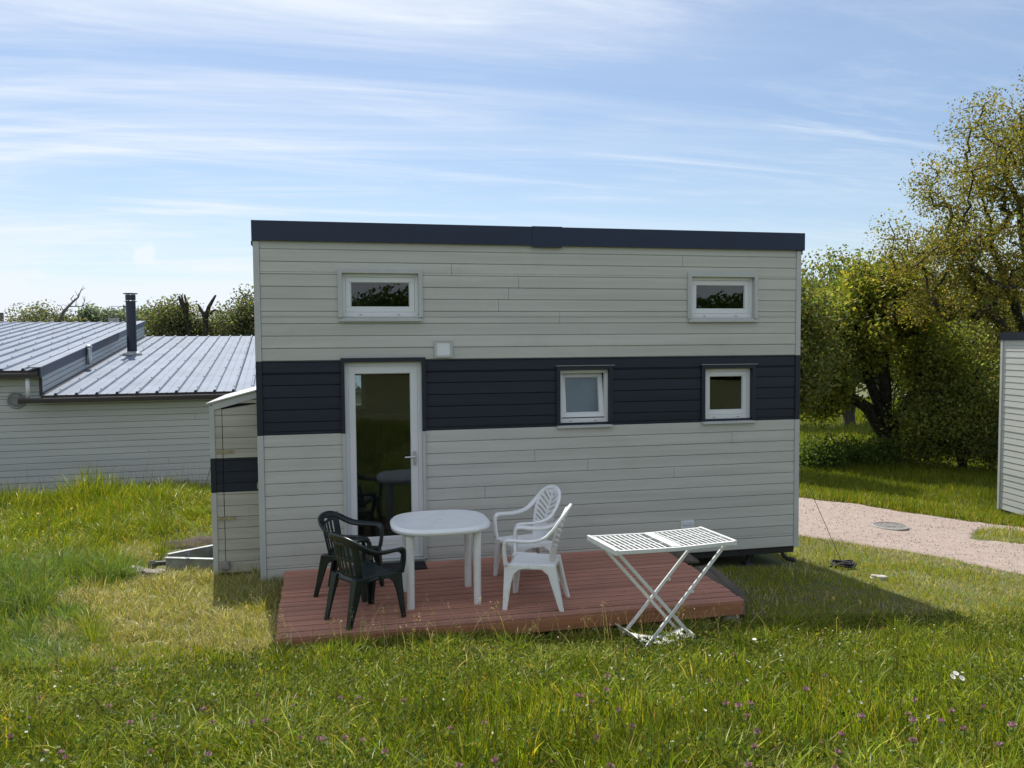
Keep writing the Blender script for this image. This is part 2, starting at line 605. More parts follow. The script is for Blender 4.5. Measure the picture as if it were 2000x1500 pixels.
# ================================================================== ground, path
def axis_coords(lo, f0, f1, hi, step):
    a = list(np.arange(f0, f1+1e-6, step))
    g, x = step, f0
    left = []
    while x > lo:
        g *= 1.22
        x -= g
        left.append(x)
    g, x = step, f1
    right = []
    while x < hi:
        g *= 1.22
        x += g
        right.append(x)
    return np.array(left[::-1]+a+right)


def terrain_mesh():
    xs = axis_coords(-500, -9, 20, 500, .16)
    ys = axis_coords(-300, -10, 17, 700, .16)
    X, Y = np.meshgrid(xs, ys, indexing='ij')
    Z = ground_z(np.clip(X, -90, 110), np.clip(Y, -60, 110))
    Z = Z+.02*(vnoise(X*3, Y*3, 5)-.5)*sstep((np.hypot(X-2.5, Y+1)-3)/2)
    nx, ny = X.shape
    idx = np.arange(nx*ny).reshape(nx, ny)
    f = np.stack([idx[:-1, :-1], idx[1:, :-1], idx[1:, 1:], idx[:-1, 1:]], -1).reshape(-1, 4)
    return np.stack([X, Y, Z], -1).reshape(-1, 3), f


M['ground'] = pbr('meadow soil and turf', (.075, .105, .028), .95, col2=(.10, .088, .040), scale=1.3, bump=.5, bscale=25,
                  dirt=((.15, .13, .06), .45, .5, .72, .55))
v, f = terrain_mesh()
tag(np_mesh('ground', v, f, 'ground', smooth=True), kind='structure')

PATH = [(1.5, 11.5), (3.5, 7.4), (5.6, 4.6), (7.86, 2.05), (8.88, 1.02), (9.58, -.42), (10.6, -2.6), (12.5, -6.5), (15, -6.5), (13.9, -2.5), (13.0, .6),
        (13.1, 2.2), (14.1, 3.0), (15.2, 3.2), (15.2, 3.75), (13.7, 3.72), (13.08, 3.72), (11.55, 4.42), (10.33, 6.02), (8.6, 8.6), (6.6, 12.5), (4, 14)]
ISLAND = [(10.84, 1.84), (11.2, 2.41), (12.0, 2.95), (12.53, 3.2), (13.1, 3.05), (13.4, 2.2), (12.9, 1.0), (11.75, 1.70)]


def in_poly(x, y, poly):
    x, y = np.asarray(x, float), np.asarray(y, float)
    r = np.zeros(x.shape, bool)
    n = len(poly)
    for i in range(n):
        x1, y1 = poly[i]
        x2, y2 = poly[(i+1) % n]
        if y1 == y2:
            continue
        c = ((y1 > y) != (y2 > y)) & (x < (x2-x1)*(y-y1)/(y2-y1)+x1)
        r ^= c
    return r


def wob(x, y):
    return .16*(vnoise(x*1.3, y*1.3, 11)-.5)+.12*(vnoise(x*5, y*5, 12)-.5), .16*(vnoise(x*1.3, y*1.3, 13)-.5)+.12*(vnoise(x*5, y*5, 14)-.5)


def on_path(x, y):
    a, b = wob(np.asarray(x, float), np.asarray(y, float))
    return in_poly(x+a, y+b, PATH) & ~in_poly(x+a, y+b, ISLAND)


st = .055
xs, ys = np.arange(1, 16.4, st), np.arange(-6.6, 14, st)
X, Y = np.meshgrid(xs, ys, indexing='ij')
keep = on_path(X[:-1, :-1]+st/2, Y[:-1, :-1]+st/2)
kp = np.zeros((keep.shape[0]+2, keep.shape[1]+2), bool)
kp[1:-1, 1:-1] = keep
full = kp[:-1, :-1] & kp[1:, :-1] & kp[:-1, 1:] & kp[1:, 1:]
Z = ground_z(X, Y)+np.where(full, .016+.012*(vnoise(X*6, Y*6, 3)-.5), -.03)
idx = np.arange(X.size).reshape(X.shape)
f = np.stack([idx[:-1, :-1], idx[1:, :-1], idx[1:, 1:], idx[:-1, 1:]], -1)[keep]
used, inv = np.unique(f, return_inverse=True)
M['path'] = pbr('pinkish gravel', (.34, .27, .236), .95, col2=(.25, .198, .172), scale=9, bump=1.0, bscale=55,
                dirt=((.15, .12, .10), 38, .54, .68, .65))
tag(np_mesh('gravel_path', np.stack([X, Y, Z], -1).reshape(-1, 3)[used], inv.reshape(-1, 4), 'path', smooth=True), kind='structure')

# bare soil cut behind the drawbar
mb = MB()
rs = np.random.default_rng(4)


def soil(u, v):
    x, y = -1.60+1.6*u, 1.92+.55*v
    b = math.sin(math.pi*u)**.5*math.sin(math.pi*min(1, v*1.0)) if 0 < u < 1 and 0 < v < 1 else -.25
    return (x, y, float(ground_z(x, y))+.10*b+.02*math.sin(u*23+v*9)*b-.01)


mb.grid(soil, 26, 14)
tag(mb.build('soil', 'soil', smooth=True), kind='structure')


# ================================================================== the tiny house
HZ0, PITCH = .07, .135
ZB0, ZB1 = HZ0+12*PITCH, HZ0+18*PITCH         # dark band 1.69 .. 2.50
HW, HD = 6.53, 2.50
ZTOP = 3.81
DOOR = (.925, 1.790, .235, 2.482)
W_UL, W_UR = (.915, 1.765, 2.985, 3.47), (5.06, 5.905, 2.97, 3.47)
W_LM, W_LR = (3.405, 4.02, 1.725, 2.36), (5.245, 5.885, 1.72, 2.35)
OPEN = [DOOR, W_UL, W_UR, W_LM, W_LR]


def rect_minus(x0, x1, z0, z1, holes):
    xs = sorted({x0, x1, *[h[i] for h in holes for i in (0, 1) if x0 < h[i] < x1]})
    zs = sorted({z0, z1, *[h[i] for h in holes for i in (2, 3) if z0 < h[i] < z1]})
    out = []
    for za, zb in zip(zs, zs[1:]):
        run = None
        for xa, xb in zip(xs, xs[1:]):
            cx, cz = (xa+xb)/2, (za+zb)/2
            solid = not any(h[0] < cx < h[1] and h[2] < cz < h[3] for h in holes)
            if solid:
                run = (run[0], xb) if run else (xa, xb)
            if (not solid or xb == xs[-1]) and run:
                out.append((run[0], run[1], za, zb))
                run = None
    return out


def board_front(mb, x0, x1, z0, z1, y_face, depth, pitch, zoff, holes, seed=0, gap=.0037, joints=.4, at=None):
    """horizontal boards facing -y, each a chamfered length, parted at openings and at a few butt joints"""
    rg = np.random.default_rng(seed)
    k0 = int(math.floor((z0-zoff)/pitch+1e-6))
    z = zoff+k0*pitch
    while z < z1-1e-6:
        a, b = max(z, z0), min(z+pitch, z1)
        dj = rg.normal(0, .0012)
        for xa, xb, za, zb in rect_minus(x0, x1, a+gap, b, holes):
            cuts = [xa, xb]
            if at is not None:
                q_ = at.get(int(round((z-z0)/pitch)), None)
                if q_ and xa+.1 < q_ < xb-.1:
                    cuts = [xa, q_, xb]
            elif xb-xa > 2.4 and rg.random() < joints:
                cuts = [xa, xa+(xb-xa)*rg.uniform(.25, .75), xb]
            for i, (c, d) in enumerate(zip(cuts, cuts[1:])):
                e = .0019 if len(cuts) > 2 else 0
                yf = y_face+dj
                poly = [(yf+depth, za), (yf+.006, za), (yf, za+.007), (yf+.0005, zb-.004), (yf+.004, zb), (yf+depth, zb)]
                mb.prism(poly, c+(e if i else 0), d-(e if i == 0 and len(cuts) > 2 else 0), 0)
        z += pitch
    return mb


house = thing('tiny_house', (3.26, 1.25, 0), 'pale boarded tiny house on wheels with a dark band and flat navy roof', 'tiny house')
CT = .055      # corner trim width
wall = MB()
for r_ in rect_minus(0, HW, ZB1, ZTOP, OPEN):
    wall.box(r_[0], r_[1], .016, .11, r_[2], r_[3])
upper_wall = wall.build('upper_wall', 'groove', house)
board_front(MB(), CT, HW-CT, ZB1, ZTOP, 0, .0158, PITCH, HZ0, OPEN, 3, at={8: 4.95, 7: 2.14, 6: 2.92, 5: 2.80, 4: 2.68, 3: 3.41}).build('board_cladding', 'siding', upper_wall)
wall = MB()
for r_ in rect_minus(0, HW, ZB0, ZB1, OPEN):
    wall.box(r_[0], r_[1], .016, .11, r_[2], r_[3])
band_wall = wall.build('band_wall', 'dark_groove', house, label='dark slate boarded band around the middle')
board_front(MB(), CT, HW-CT, ZB0, ZB1, 0, .0158, PITCH, HZ0, OPEN, 5, joints=.2).build('board_cladding', 'dark_siding', band_wall)
wall = MB()
for r_ in rect_minus(0, HW, HZ0, ZB0, OPEN):
    wall.box(r_[0], r_[1], .016, .11, r_[2], r_[3])
lower_wall = wall.build('lower_wall', 'groove', house)
board_front(MB(), CT, HW-CT, HZ0, ZB0, 0, .0158, PITCH, HZ0, OPEN, 8, at={10: 5.62, 8: 3.75, 7: 4.85, 6: 2.5, 9: 3.1}).build('board_cladding', 'siding', lower_wall)

# corner trims: pale, dark beside the band
for xa, xb in ((-.008, CT-.002), (HW-CT+.002, HW+.008)):
    for za, zb, mm in ((HZ0-.005, ZB0, 'trim'), (ZB0, ZB1, 'dark_trim'), (ZB1, ZTOP-.01, 'trim')):
        sx = -1 if xa < 1 else 1
        t_ = MB().box(xa, xb, -.012, .0155, za, zb-.001)
        if sx < 0:
            t_.box(-.012, -.0005, -.0118, .06, za, zb-.001)
        else:
            t_.box(HW+.0005, HW+.012, -.0118, .06, za, zb-.001)
        t_.build('corner_trim', mm, house, bevel=.003)

# side and rear walls: boards on a shell, with a dark band as well
side_holes_r = []
REAR_W = (.35, 1.235, 1.76, 2.30)


def shell_wall(name, place, length, holes):
    for za, zb, cl, gr, sd in ((HZ0, ZB0, 'siding', 'groove', 1), (ZB0, ZB1, 'dark_siding', 'dark_groove', 2), (ZB1, ZTOP, 'siding', 'groove', 3)):
        a = MB()
        for r_ in rect_minus(0, length, za, zb, holes):
            a.box(r_[0], r_[1], .016, .10, r_[2], r_[3])
        a.v = [place(p) for p in a.v]
        w_ = a.build(name, gr, house)
        b = board_front(MB(), CT, length-CT, za, zb, 0, .0158, PITCH, HZ0, holes, sd+len(name))
        b.v = [place(p) for p in b.v]
        b.build('board_cladding', cl, w_)


shell_wall('rear_wall', lambda p: (HW-p[0], HD-p[1], p[2]), HW, [(HW-REAR_W[1], HW-REAR_W[0], REAR_W[2], REAR_W[3])])
shell_wall('side_wall', lambda p: (p[1], HD-.012-p[0]*(HD-.13)/HD, p[2]), HD, [])
shell_wall('side_wall', lambda p: (HW-p[1], .118+p[0]*(HD-.13)/HD, p[2]), HD, [])
# the room seen through the panes: floor, lining, loft floor
MB().box(.11, HW-.11, .112, HD-.112, .07, .225).build('floor', 'interior', house)
MB().box(2.3, HW-.11, .112, HD-.112, 2.42, 2.50).build('loft_floor', 'interior', house)
MB().box(2.25, 2.30, .112, HD-.112, .226, 2.42).build('partition', 'interior', house)
fr_ = MB()
for r_ in rect_minus(REAR_W[0], REAR_W[1], REAR_W[2], REAR_W[3], [(REAR_W[0]+.06, REAR_W[1]-.06, REAR_W[2]+.06, REAR_W[3]-.06)]):
    fr_.box(r_[0], r_[1], HD-.07, HD-.02, r_[2], r_[3])
rw = fr_.build('window', 'pvc', house)
MB().box(REAR_W[0]+.06, REAR_W[1]-.06, HD-.05, HD-.044, REAR_W[2]+.06, REAR_W[3]-.06).build('pane', 'glass', rw)

# roof slab with folded navy fascia
roof = MB().box(-.016, HW+.04, -.02, HD+.03, 3.84, 4.0).build('roof', 'fascia', house)
fa = MB()
fa.box(-.022, HW+.045, -.036, -.0205, 3.803, 4.018)
fa.box(-.022, HW+.045, -.0204, .006, 4.0005, 4.018)
fa.box(-.022, -.0165, -.0204, HD+.035, 3.803, 4.0)
fa.box(HW+.0405, HW+.045, -.0204, HD+.035, 3.803, 4.0)
fa.box(-.022, HW+.045, HD+.0305, HD+.036, 3.803, 4.018)
fa.build('fascia', 'fascia', roof, bevel=.002)
MB().box(3.075, 3.435, -.042, -.0365, 3.782, 4.0235).box(3.075, 3.435, -.0364, .01, 4.0185, 4.024).build('fascia_joint_cover', 'fascia', roof, bevel=.002)
for xa_ in (-.03, HW):
    MB().box(xa_, xa_+(.04 if xa_ < 0 else .03), -.01, HD, 3.755, 3.80).build('drip_edge', 'fascia', roof)


def ring(mb, o, i, y0, y1):
    for r_ in rect_minus(o[0], o[1], o[2], o[3], [i]):
        mb.box(r_[0], r_[1], y0, y1, r_[2], r_[3])
    return mb


def inset(r_, a, b=None, c=None, d=None):
    b = a if b is None else b
    c = a if c is None else c
    d = a if d is None else d
    return (r_[0]+a, r_[1]-b, r_[2]+c, r_[3]-d)


def window(op, casing, tilt=0.0, blind=False, label=None):
    """casing boards on the face, white frame in the reveal, sash with a pane, sloping sill; op is the wall opening"""
    w = MB()
    fo = inset(op, .0015)
    ring(w, fo, inset(op, .042, .042, .052, .042), .045, .105)
    win = w.build('window', 'pvc', house, bevel=.003, label=label)
    c = MB()
    cw = .047
    x0, x1, z0, z1 = op
    c.prism([(x0-cw+.004, z0-.01), (x0+.004, z0-.01), (x0+.004, z1-.004), (x1-.004, z1-.004), (x1-.004, z0-.01), (x1+cw-.004, z0-.01), (x1+cw-.004, z1+cw-.002), (x0-cw+.004, z1+cw-.002)], -.024, .0445, 1)
    c.build('casing', casing, win, bevel=.002)
    s = MB()
    s.hexa([(x0-cw+.012, -.038, z0-.055), (x1+cw-.012, -.038, z0-.055), (x1+cw-.012, .0445, z0-.04), (x0-cw+.012, .0445, z0-.04)],
           [(x0-cw+.012, -.038, z0-.032), (x1+cw-.012, -.038, z0-.032), (x1+cw-.012, .0445, z0-.011), (x0-cw+.012, .0445, z0-.011)])
    s.build('sill', 'trim', win, bevel=.002)
    if casing == 'dark_trim':
        MB().box(x0-cw-.002, x1+cw+.012, -.034, -.001, z1+cw-.001, z1+cw+.003).build('drip_cap', 'metal', win)
    for q in (.24, .74):
        xx = x0+(x1-x0)*q
        MB().box(xx-.015, xx+.015, .0395, .0446, z0+.020, z0+.027).build('drain_cover', 'galv', win)
    si = inset(op, .044, .044, .054, .044)
    sm, pm = MB(), MB()
    gi = inset(si, .055)
    ring(sm, si, gi, .052, .100)
    for r_ in rect_minus(*gi, [inset(gi, .007)]):
        sm.box(r_[0], r_[1], .066, .084, r_[2], r_[3])
    pm.box(gi[0]+.0075, gi[1]-.0075, .072, .078, gi[2]+.0075, gi[3]-.0075)
    if tilt:
        def rot(p):
            y, z = p[1]-.1, p[2]-si[2]
            return (p[0], .1+y*math.cos(tilt)+z*math.sin(tilt)+.006, si[2]+z*math.cos(tilt)-y*math.sin(tilt)+.004)
        sm.v = [rot(p) for p in sm.v]
        pm.v = [rot(p) for p in pm.v]
    sash = sm.build('sash', 'pvc', win, bevel=.003)
    pm.build('pane', 'glass', win)
    if blind:
        b_ = MB().box(gi[0]-.03, gi[1]+.03, .215, .218, gi[2]-.05, gi[3]+.06)
        b_.tube([(gi[0]-.04, .225, gi[3]+.08), (gi[1]+.04, .225, gi[3]+.08)], .025, 10)
        b_.build('roller_blind', 'blind', win)
    return win


window(W_UL, 'trim')
window(W_UR, 'trim')
window(W_LM, 'dark_trim', tilt=R(9), blind=True, label='square window tilted ajar with a pale blind behind')
window(W_LR, 'dark_trim')

# glazed door
x0, x1, z0, z1 = DOOR
dr = MB()
for r_ in rect_minus(x0+.0015, x1-.0015, z0+.0015, z1-.0015, [(x0+.045, x1-.05, z0+.04, z1-.05)]):
    dr.box(r_[0], r_[1], .04, .105, r_[2], r_[3])
dframe = dr.build('door_frame', 'pvc', house, bevel=.003)
leaf = (x0+.047, x1-.052, z0+.042, z1-.052)
lg = inset(leaf, .066, .075, .205, .078)
dl = MB()
ring(dl, leaf, lg, .046, .100)
for r_ in rect_minus(*lg, [inset(lg, .008)]):
    dl.box(r_[0], r_[1], .062, .084, r_[2], r_[3])
for q in (.03, .07, .12, .165):
    dl.box(leaf[0]+.05, leaf[1]-.05, .0425, .0462, leaf[2]+q, leaf[2]+q+.006)
door = dl.build('door', 'pvc', house, bevel=.003)
MB().box(lg[0]+.0085, lg[1]-.0085, .070, .076, lg[2]+.0085, lg[3]-.0085).build('pane', 'glass', door)
hx, hz = leaf[1]-.040, 1.395
h_ = MB().box(hx-.016, hx+.016, .036, .0455, hz-.10, hz+.06)
h_.tube([(hx, .036, hz), (hx, -.006, hz), (hx-.02, -.012, hz), (hx-.115, -.010, hz)], .0105, 8)
h_.build('handle', 'metal', door, smooth=False)
MB().tube([(hx, .0360, hz-.072), (hx, .030, hz-.072)], .010, 10).build('lock', 'galv', door)
cs = MB()
zb_ = ZB0
cs.box(x0-.030, x0+.004, -.026, .039, z0-.01, zb_-.002)
cs.build('casing', 'trim', dframe, bevel=.002)
MB().box(x1-.004, x1+.030, -.026, .039, z0-.01, zb_-.002).build('casing', 'trim', dframe, bevel=.002)
cs = MB()
cs.prism([(x0-.036, zb_), (x0+.004, zb_), (x0+.004, z1-.004), (x1-.004, z1-.004), (x1-.004, zb_), (x1+.038, zb_), (x1+.038, z1+.045), (x0-.036, z1+.045)], -.030, .039, 1)
cs.build('casing', 'dark_trim', dframe, bevel=.002, label='dark upper door casing')
MB().box(x0+.0, x1-.0, -.045, .039, z0-.030, z0-.0005).build('threshold', 'metal', dframe, bevel=.004)

# small fittings on the wall
vb = MB()
ring(vb, (1.930, 2.140, 2.520, 2.722), (1.955, 2.115, 2.545, 2.697), -.026, -.001)
hatch = vb.build('access_hatch', 'trim', house, bevel=.003)
MB().box(1.9555, 2.1145, -.014, -.002, 2.5455, 2.6965).build('hatch_panel', 'pvc', hatch, bevel=.002)
so = MB().box(4.936, 5.113, -.016, -.001, .386, .484)
sock = so.build('socket_cover', 'pvc', house, bevel=.004)
MB().box(4.965, 5.085, -.024, -.0165, .425, .468).build('socket_flap', 'blind', sock, bevel=.004)

# trailer under the house
ch = MB()
ch.box(.05, HW-.03, .03, .09, -.012, HZ0-.006)
ch.box(.05, HW-.03, HD-.09, HD-.03, -.012, HZ0-.006)
for xx in (.3, 1.5, 2.7, 3.9, 5.1, 6.2):
    ch.box(xx, xx+.06, .091, HD-.091, -.0, HZ0-.006)
ch.box(HW-.09, HW-.031, .091, HD-.091, -.012, HZ0-.006)
chassis = ch.build('chassis', 'black_metal', house, bevel=.002)
for yy in (.35, HD-.35):
    for xx in (3.0, 3.75):
        gz_ = float(ground_z(xx, yy))
        w_ = MB().lathe([(.10, -.085), (.27, -.09), (.30, -.07), (.305, 0), (.30, .07), (.27, .09), (.10, .085)], n=28)
        w_.v = [(xx+p[0], yy+p[2], gz_+.30+p[1]) for p in w_.v]
        wh = w_.build('wheel', 'rubber', house, smooth=True)
        w_ = MB().lathe([(.02, -.07), (.17, -.05), (.18, -.075), (.19, -.078), (.19, .05), (.02, .05)], n=24)
        w_.v = [(xx+p[0], yy+p[2]*.98, gz_+.30+p[1]) for p in w_.v]
        w_.build('rim', 'galv', wh, smooth=True)
MB().prism([(5.30, -.013), (5.30, -.05), (5.55, -.051), (5.56, -.10), (5.70, -.10), (5.71, -.051), (6.38, -.05), (6.38, -.013)], .34, .42, 1).build('rear_beam', 'black_metal', chassis)
for xx, yy in ((5.93, .16), (5.93, HD-.2), (1.0, .3)):
    gz_ = float(ground_z(xx, yy))
    jk = MB().hexa([(xx-.07, yy-.07, gz_-.01), (xx+.07, yy-.07, gz_-.01), (xx+.07, yy+.07, gz_-.01), (xx-.07, yy+.07, gz_-.01)],
                   [(xx-.05, yy-.05, gz_+.03), (xx+.05, yy-.05, gz_+.03), (xx+.05, yy+.05, gz_+.03), (xx-.05, yy+.05, gz_+.03)])
    jk.tube([(xx, yy, gz_+.02), (xx+.05, yy, -.013)], .045, 10)
    jk.build('support_jack', 'black_metal', house)
ml = MB().tube([(6.35, .05, -.012), (6.36, .03, -.05), (6.40, .01, -.085), (6.46, 0, -.10)], [.024, .024, .026, .03], 8)
ml.lathe([(.02, -.025), (.036, -.015), (.038, .01), (.02, .025)], (6.47, -.005, -.105), 10)
ml.build('marker_lamp', 'rubber', house, smooth=True)

# drawbar to the left
db = MB()


def beam(mb, a, b, w, h):
    a, b = Vector(a), Vector(b)
    d = (b-a).normalized()
    n = Vector((-d.y, d.x, 0)).normalized()*w/2
    lo = [a+n, a-n, b-n, b+n]
    return mb.hexa([p for p in lo], [p+Vector((0, 0, h)) for p in lo])


for ya, yb in ((.93, .50), (1.05, 1.88)):
    beam(db, (-1.17, ya, .03), (.05, yb, .03), .008, .15)
    beam(db, (-1.17, ya+(.022 if yb > 1 else -.022), .1805), (.05, yb+(.022 if yb > 1 else -.022), .1805), .055, .008)
    beam(db, (-1.17, ya+(.022 if yb > 1 else -.022), .022), (.05, yb+(.022 if yb > 1 else -.022), .022), .055, .0075)
beam(db, (-.62, .70, .06), (-.62, 1.40, .06), .04, .08)
drawbar = db.build('drawbar', 'galv', house, label='galvanised towing drawbar beside the shed')
cp = MB().tube([(-1.16, .985, .10), (-1.30, .985, .10)], .03, 10).lathe([(.02, -.05), (.05, -.03), (.05, .02), (.02, .05)], (-1.33, .985, .09), 12)
cp.build('coupling', 'black_metal', drawbar)

# ================================================================== lean-to shed at the left end
SX0, SX1, SY0, SY1 = -.560, -.016, .43, 1.95
shed = thing('storage_shed', (-.29, 1.2, 0), 'narrow lean-to shed with a sloping top against the left end of the tiny house', 'shed')
SZ0, SZL, SZR = .085, 2.035, 2.180


def ztop(x, d=0):
    return SZL+(SZR-SZL)*(x-SX0)/(SX1-SX0)-d


DX = -.430       # door edge
for za, zb, cl, nm in ((SZ0, 1.012, 'shed_siding', 'wall'), (1.0135, 1.402, 'dark_siding', 'dark_band'), (1.4035, 2.30, 'shed_siding', 'wall')):
    a = MB()
    pt = .129
    z = SZ0-.003
    while z < zb:
        c, d = max(z+.005, za), min(z+pt, zb)
        z += pt
        if d-c < .012:
            continue
        for xa, xb in ((SX0+.05, DX-.004), (DX+.004, SX1)):
            xa2 = xa if c < ztop(SX0)-.04 else max(xa, SX0+(c-SZL+.05)/(SZR-SZL)*(SX1-SX0))
            if xa2 >= xb-.01:
                continue
            cut = .115 if xa > DX else .06
            tl, tr = min(d, ztop(xa2, cut)), min(d, ztop(xb, cut))
            if tl <= c+.002 and tr <= c+.002:
                continue
            tl = max(tl, c+.001)
            yf = SY0-(.004 if xa > DX else 0)
            a.hexa([(xa2, yf, c), (xb, yf, c), (xb, yf+.017, c), (xa2, yf+.017, c)], [(xa2, yf, tl), (xb, yf, tr), (xb, yf+.017, tr), (xa2, yf+.017, tl)])
    if cl == 'shed_siding' and cl not in M:
        M[cl] = pbr('weathered cream boards', (.44, .43, .37), .68, var=.08, scale=3, stretch=(.4, 1, 5), bump=.15, bscale=30, board=(.129, -.082, .04, 2), spec=.25,
                    dirt=((.20, .17, .10), 4, .60, .80, .45))
    a.build('front_boards' if nm == 'wall' else nm, cl, shed)
a = MB()
a.hexa([(SX0+.01, SY0+.0175, SZ0), (SX1, SY0+.0175, SZ0), (SX1, SY1, SZ0), (SX0+.01, SY1, SZ0)],
       [(SX0+.01, SY0+.0175, ztop(SX0, .03)), (SX1, SY0+.0175, ztop(SX1, .03)), (SX1, SY1, ztop(SX1, .03)), (SX0+.01, SY1, ztop(SX0, .03))])
a.build('body', 'dark_groove', shed)
a = MB()
z = SZ0
while z < SZL-.05:
    a.box(SX0, SX0+.0095, SY0+.03, SY1, z+.005, min(z+.129, SZL-.035))
    z += .129
a.build('side_boards', 'shed_siding', shed)
for za_, zb_ in ((SZ0-.04, 1.0115), (1.4035, SZL-.035)):
    MB().box(SX0-.004, SX0+.05, SY0-.012, SY0+.0295, za_, zb_).build('corner_trim', 'trim', shed, bevel=.003)
MB().box(SX0-.006, SX0+.0499, SY0-.0122, SY0+.0295, 1.0130, 1.402).build('corner_trim', 'dark_trim', shed, bevel=.003)
a = MB()
a.hexa([(SX0+.03, SY0-.013, ztop(SX0+.03, .095)), (SX1, SY0-.013, ztop(SX1, .095)), (SX1, SY0+.015, ztop(SX1, .095)), (SX0+.03, SY0+.015, ztop(SX0+.03, .095))],
       [(SX0+.03, SY0-.013, ztop(SX0+.03, .014)), (SX1, SY0-.013, ztop(SX1, .014)), (SX1, SY0+.015, ztop(SX1, .014)), (SX0+.03, SY0+.015, ztop(SX0+.03, .014))])
a.build('gable_trim', 'trim', shed)
a = MB()
a.hexa([(SX0-.035, SY0-.03, ztop(SX0-.035, .012)), (SX1+.0, SY0-.03, ztop(SX1, .012)), (SX1, SY1+.03, ztop(SX1, .012)), (SX0-.035, SY1+.03, ztop(SX0-.035, .012))],
       [(SX0-.035, SY0-.03, ztop(SX0-.035, -.006)), (SX1, SY0-.03, ztop(SX1, -.006)), (SX1, SY1+.03, ztop(SX1, -.006)), (SX0-.035, SY1+.03, ztop(SX0-.035, -.006))])
a.build('roof', 'metal', shed, bevel=.003)
M['brass'] = pbr('dull brass', (.40, .36, .22), .5, metal=.4, var=.2, scale=20)
for zz in (1.475, .712):
    MB().box(DX-.085, DX-.006, SY0-.010, SY0-.0005, zz-.016, zz+.016).box(DX+.006, DX+.12, SY0-.014, SY0-.0045, zz-.016, zz+.016).tube(
        [(DX, SY0-.012, zz-.022), (DX, SY0-.012, zz+.022)], .009, 8).build('hinge', 'brass', shed)
MB().box(SX1-.052, SX1-.004, SY0-.02, SY0-.0045, 1.035, 1.112).build('latch', 'brass', shed, bevel=.004)
sb = MB().box(SX0+.075, SX0+.175, SY0-.055, SY0-.0005, .135, .225)
sb.build('outlet_box', 'concrete', shed, bevel=.010)
gz_ = float(ground_z(-.53, .47))
MB().box(-.555, -.47, SY0+.0, SY0+.09, gz_-.02, SZ0-.041).build('foot_block', 'old_wood', shed, bevel=.006)
for xa_ in (-.10, -.55):
    MB().box(xa_, xa_+.08, SY1-.1, SY1-.01, -.08, SZ0-.001).build('rear_foot', 'old_wood', shed)

# ================================================================== deck and what stands on it
DZ = .183
deck = thing('deck', (2.46, -1.05, 0), 'low red brown timber deck standing in front of the tiny house', 'deck')
a = MB()
nb = 15
for k in range(nb):
    y1_ = -.006-k*.1405
    y0_ = y1_-.1165
    xl = .245+.052*(-y1_/2.1)
    rg = np.random.default_rng(k)
    e0, e1 = rg.normal(0, .004), rg.normal(0, .004)
    dz = rg.normal(0, .0008)
    # board with fine grooves along its length
    prof = [(y0_, DZ-.027), (y0_, DZ-.006), (y0_+.006, DZ)]
    for q in range(1, 8):
        yy = y0_+.1165*q/8
        prof += [(yy-.0035, DZ), (yy, DZ-.0022), (yy+.0035, DZ)]
    prof += [(y1_-.006, DZ), (y1_, DZ-.006), (y1_, DZ-.027)]
    a.prism([(p[0], p[1]+dz) for p in prof], xl+e0, 4.662+e1, 0)
decking = a.build('decking', 'decking', deck)
M['gap_strip'] = pbr('dark strip in the board joints', (.10, .055, .043), .95, var=.4, scale=30)  # dark strips added in the joints so the board lines read dark
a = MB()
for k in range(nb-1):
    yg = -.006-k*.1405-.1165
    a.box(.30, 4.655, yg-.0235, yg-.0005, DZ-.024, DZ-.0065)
a.build('board_joint', 'gap_strip', decking)
a = MB()
a.box(.315, 4.645, -2.098, -2.058, .040, DZ-.0285)
a.box(.262, 4.645, -.055, -.015, .040, DZ-.0285)
a.box(4.605, 4.645, -2.0575, -.0555, .040, DZ-.0285)
a.hexa([(.312, -2.0575, .04), (.352, -2.0575, .04), (.302, -.0555, .04), (.262, -.0555, .04)], [(.312, -2.0575, DZ-.0285), (.352, -2.0575, DZ-.0285), (.302, -.0555, DZ-.0285), (.262, -.0555, DZ-.0285)])
for xx in (1.2, 2.1, 3.0, 3.9):
    a.box(xx, xx+.045, -2.0575, -.0555, .042, DZ-.0285)
a.build('joist_frame', 'deck_frame', deck, bevel=.002)
for xx, yy in ((4.55, -2.03), (3.2, -2.0), (4.55, -.2), (1.7, -2.0)):
    gz_ = float(ground_z(xx, yy))
    MB().box(xx-.075, xx+.075, yy-.05, yy+.10, gz_-.03, .0395).build('support_block', 'concrete', deck, bevel=.006)

m_ = MB().box(1.03, 1.79, -.315, -.030, DZ+.0012, DZ+.013)
tag(m_.build('door_mat', 'mat', bevel=.004), 'thin black mat lying on the deck before the glazed door', 'doormat')

# weathered panels propped along the right end of the deck
a = MB()
b0 = [(4.70, -.80, .135), (4.98, -.72, .140), (5.02, -1.45, .035), (4.72, -2.00, -.015)]
a.hexa([(p[0], p[1], p[2]-.035) for p in b0][::-1], b0[::-1])
tag(a.build('leaning_plank', 'old_wood', bevel=.004), 'grey weathered plank propped against the right end of the deck', 'plank')
a = MB()
b0 = [(4.70, -.03, .185), (4.90, -.03, .190), (5.02, -.36, .075), (4.70, -.36, .095)]
a.hexa([(p[0], p[1], p[2]-.03) for p in b0][::-1], b0[::-1])
tag(a.build('leaning_plank', 'old_wood', bevel=.004), 'dark brown plank wedged between deck corner and tiny house wall', 'plank')

# table
TX, TY, TZ = 1.81, -1.325, .777
table = thing('garden_table', (TX, TY, DZ), 'white plastic table with rounded corners and four round legs on the deck', 'table')


def squircle(a, b, n=34, e=2.8):
    out = []
    for k in range(n):
        t = 2*math.pi*k/n
        c, s = math.cos(t), math.sin(t)
        out.append((a*math.copysign(abs(c)**(2/e), c), b*math.copysign(abs(s)**(2/e), s)))
    return out


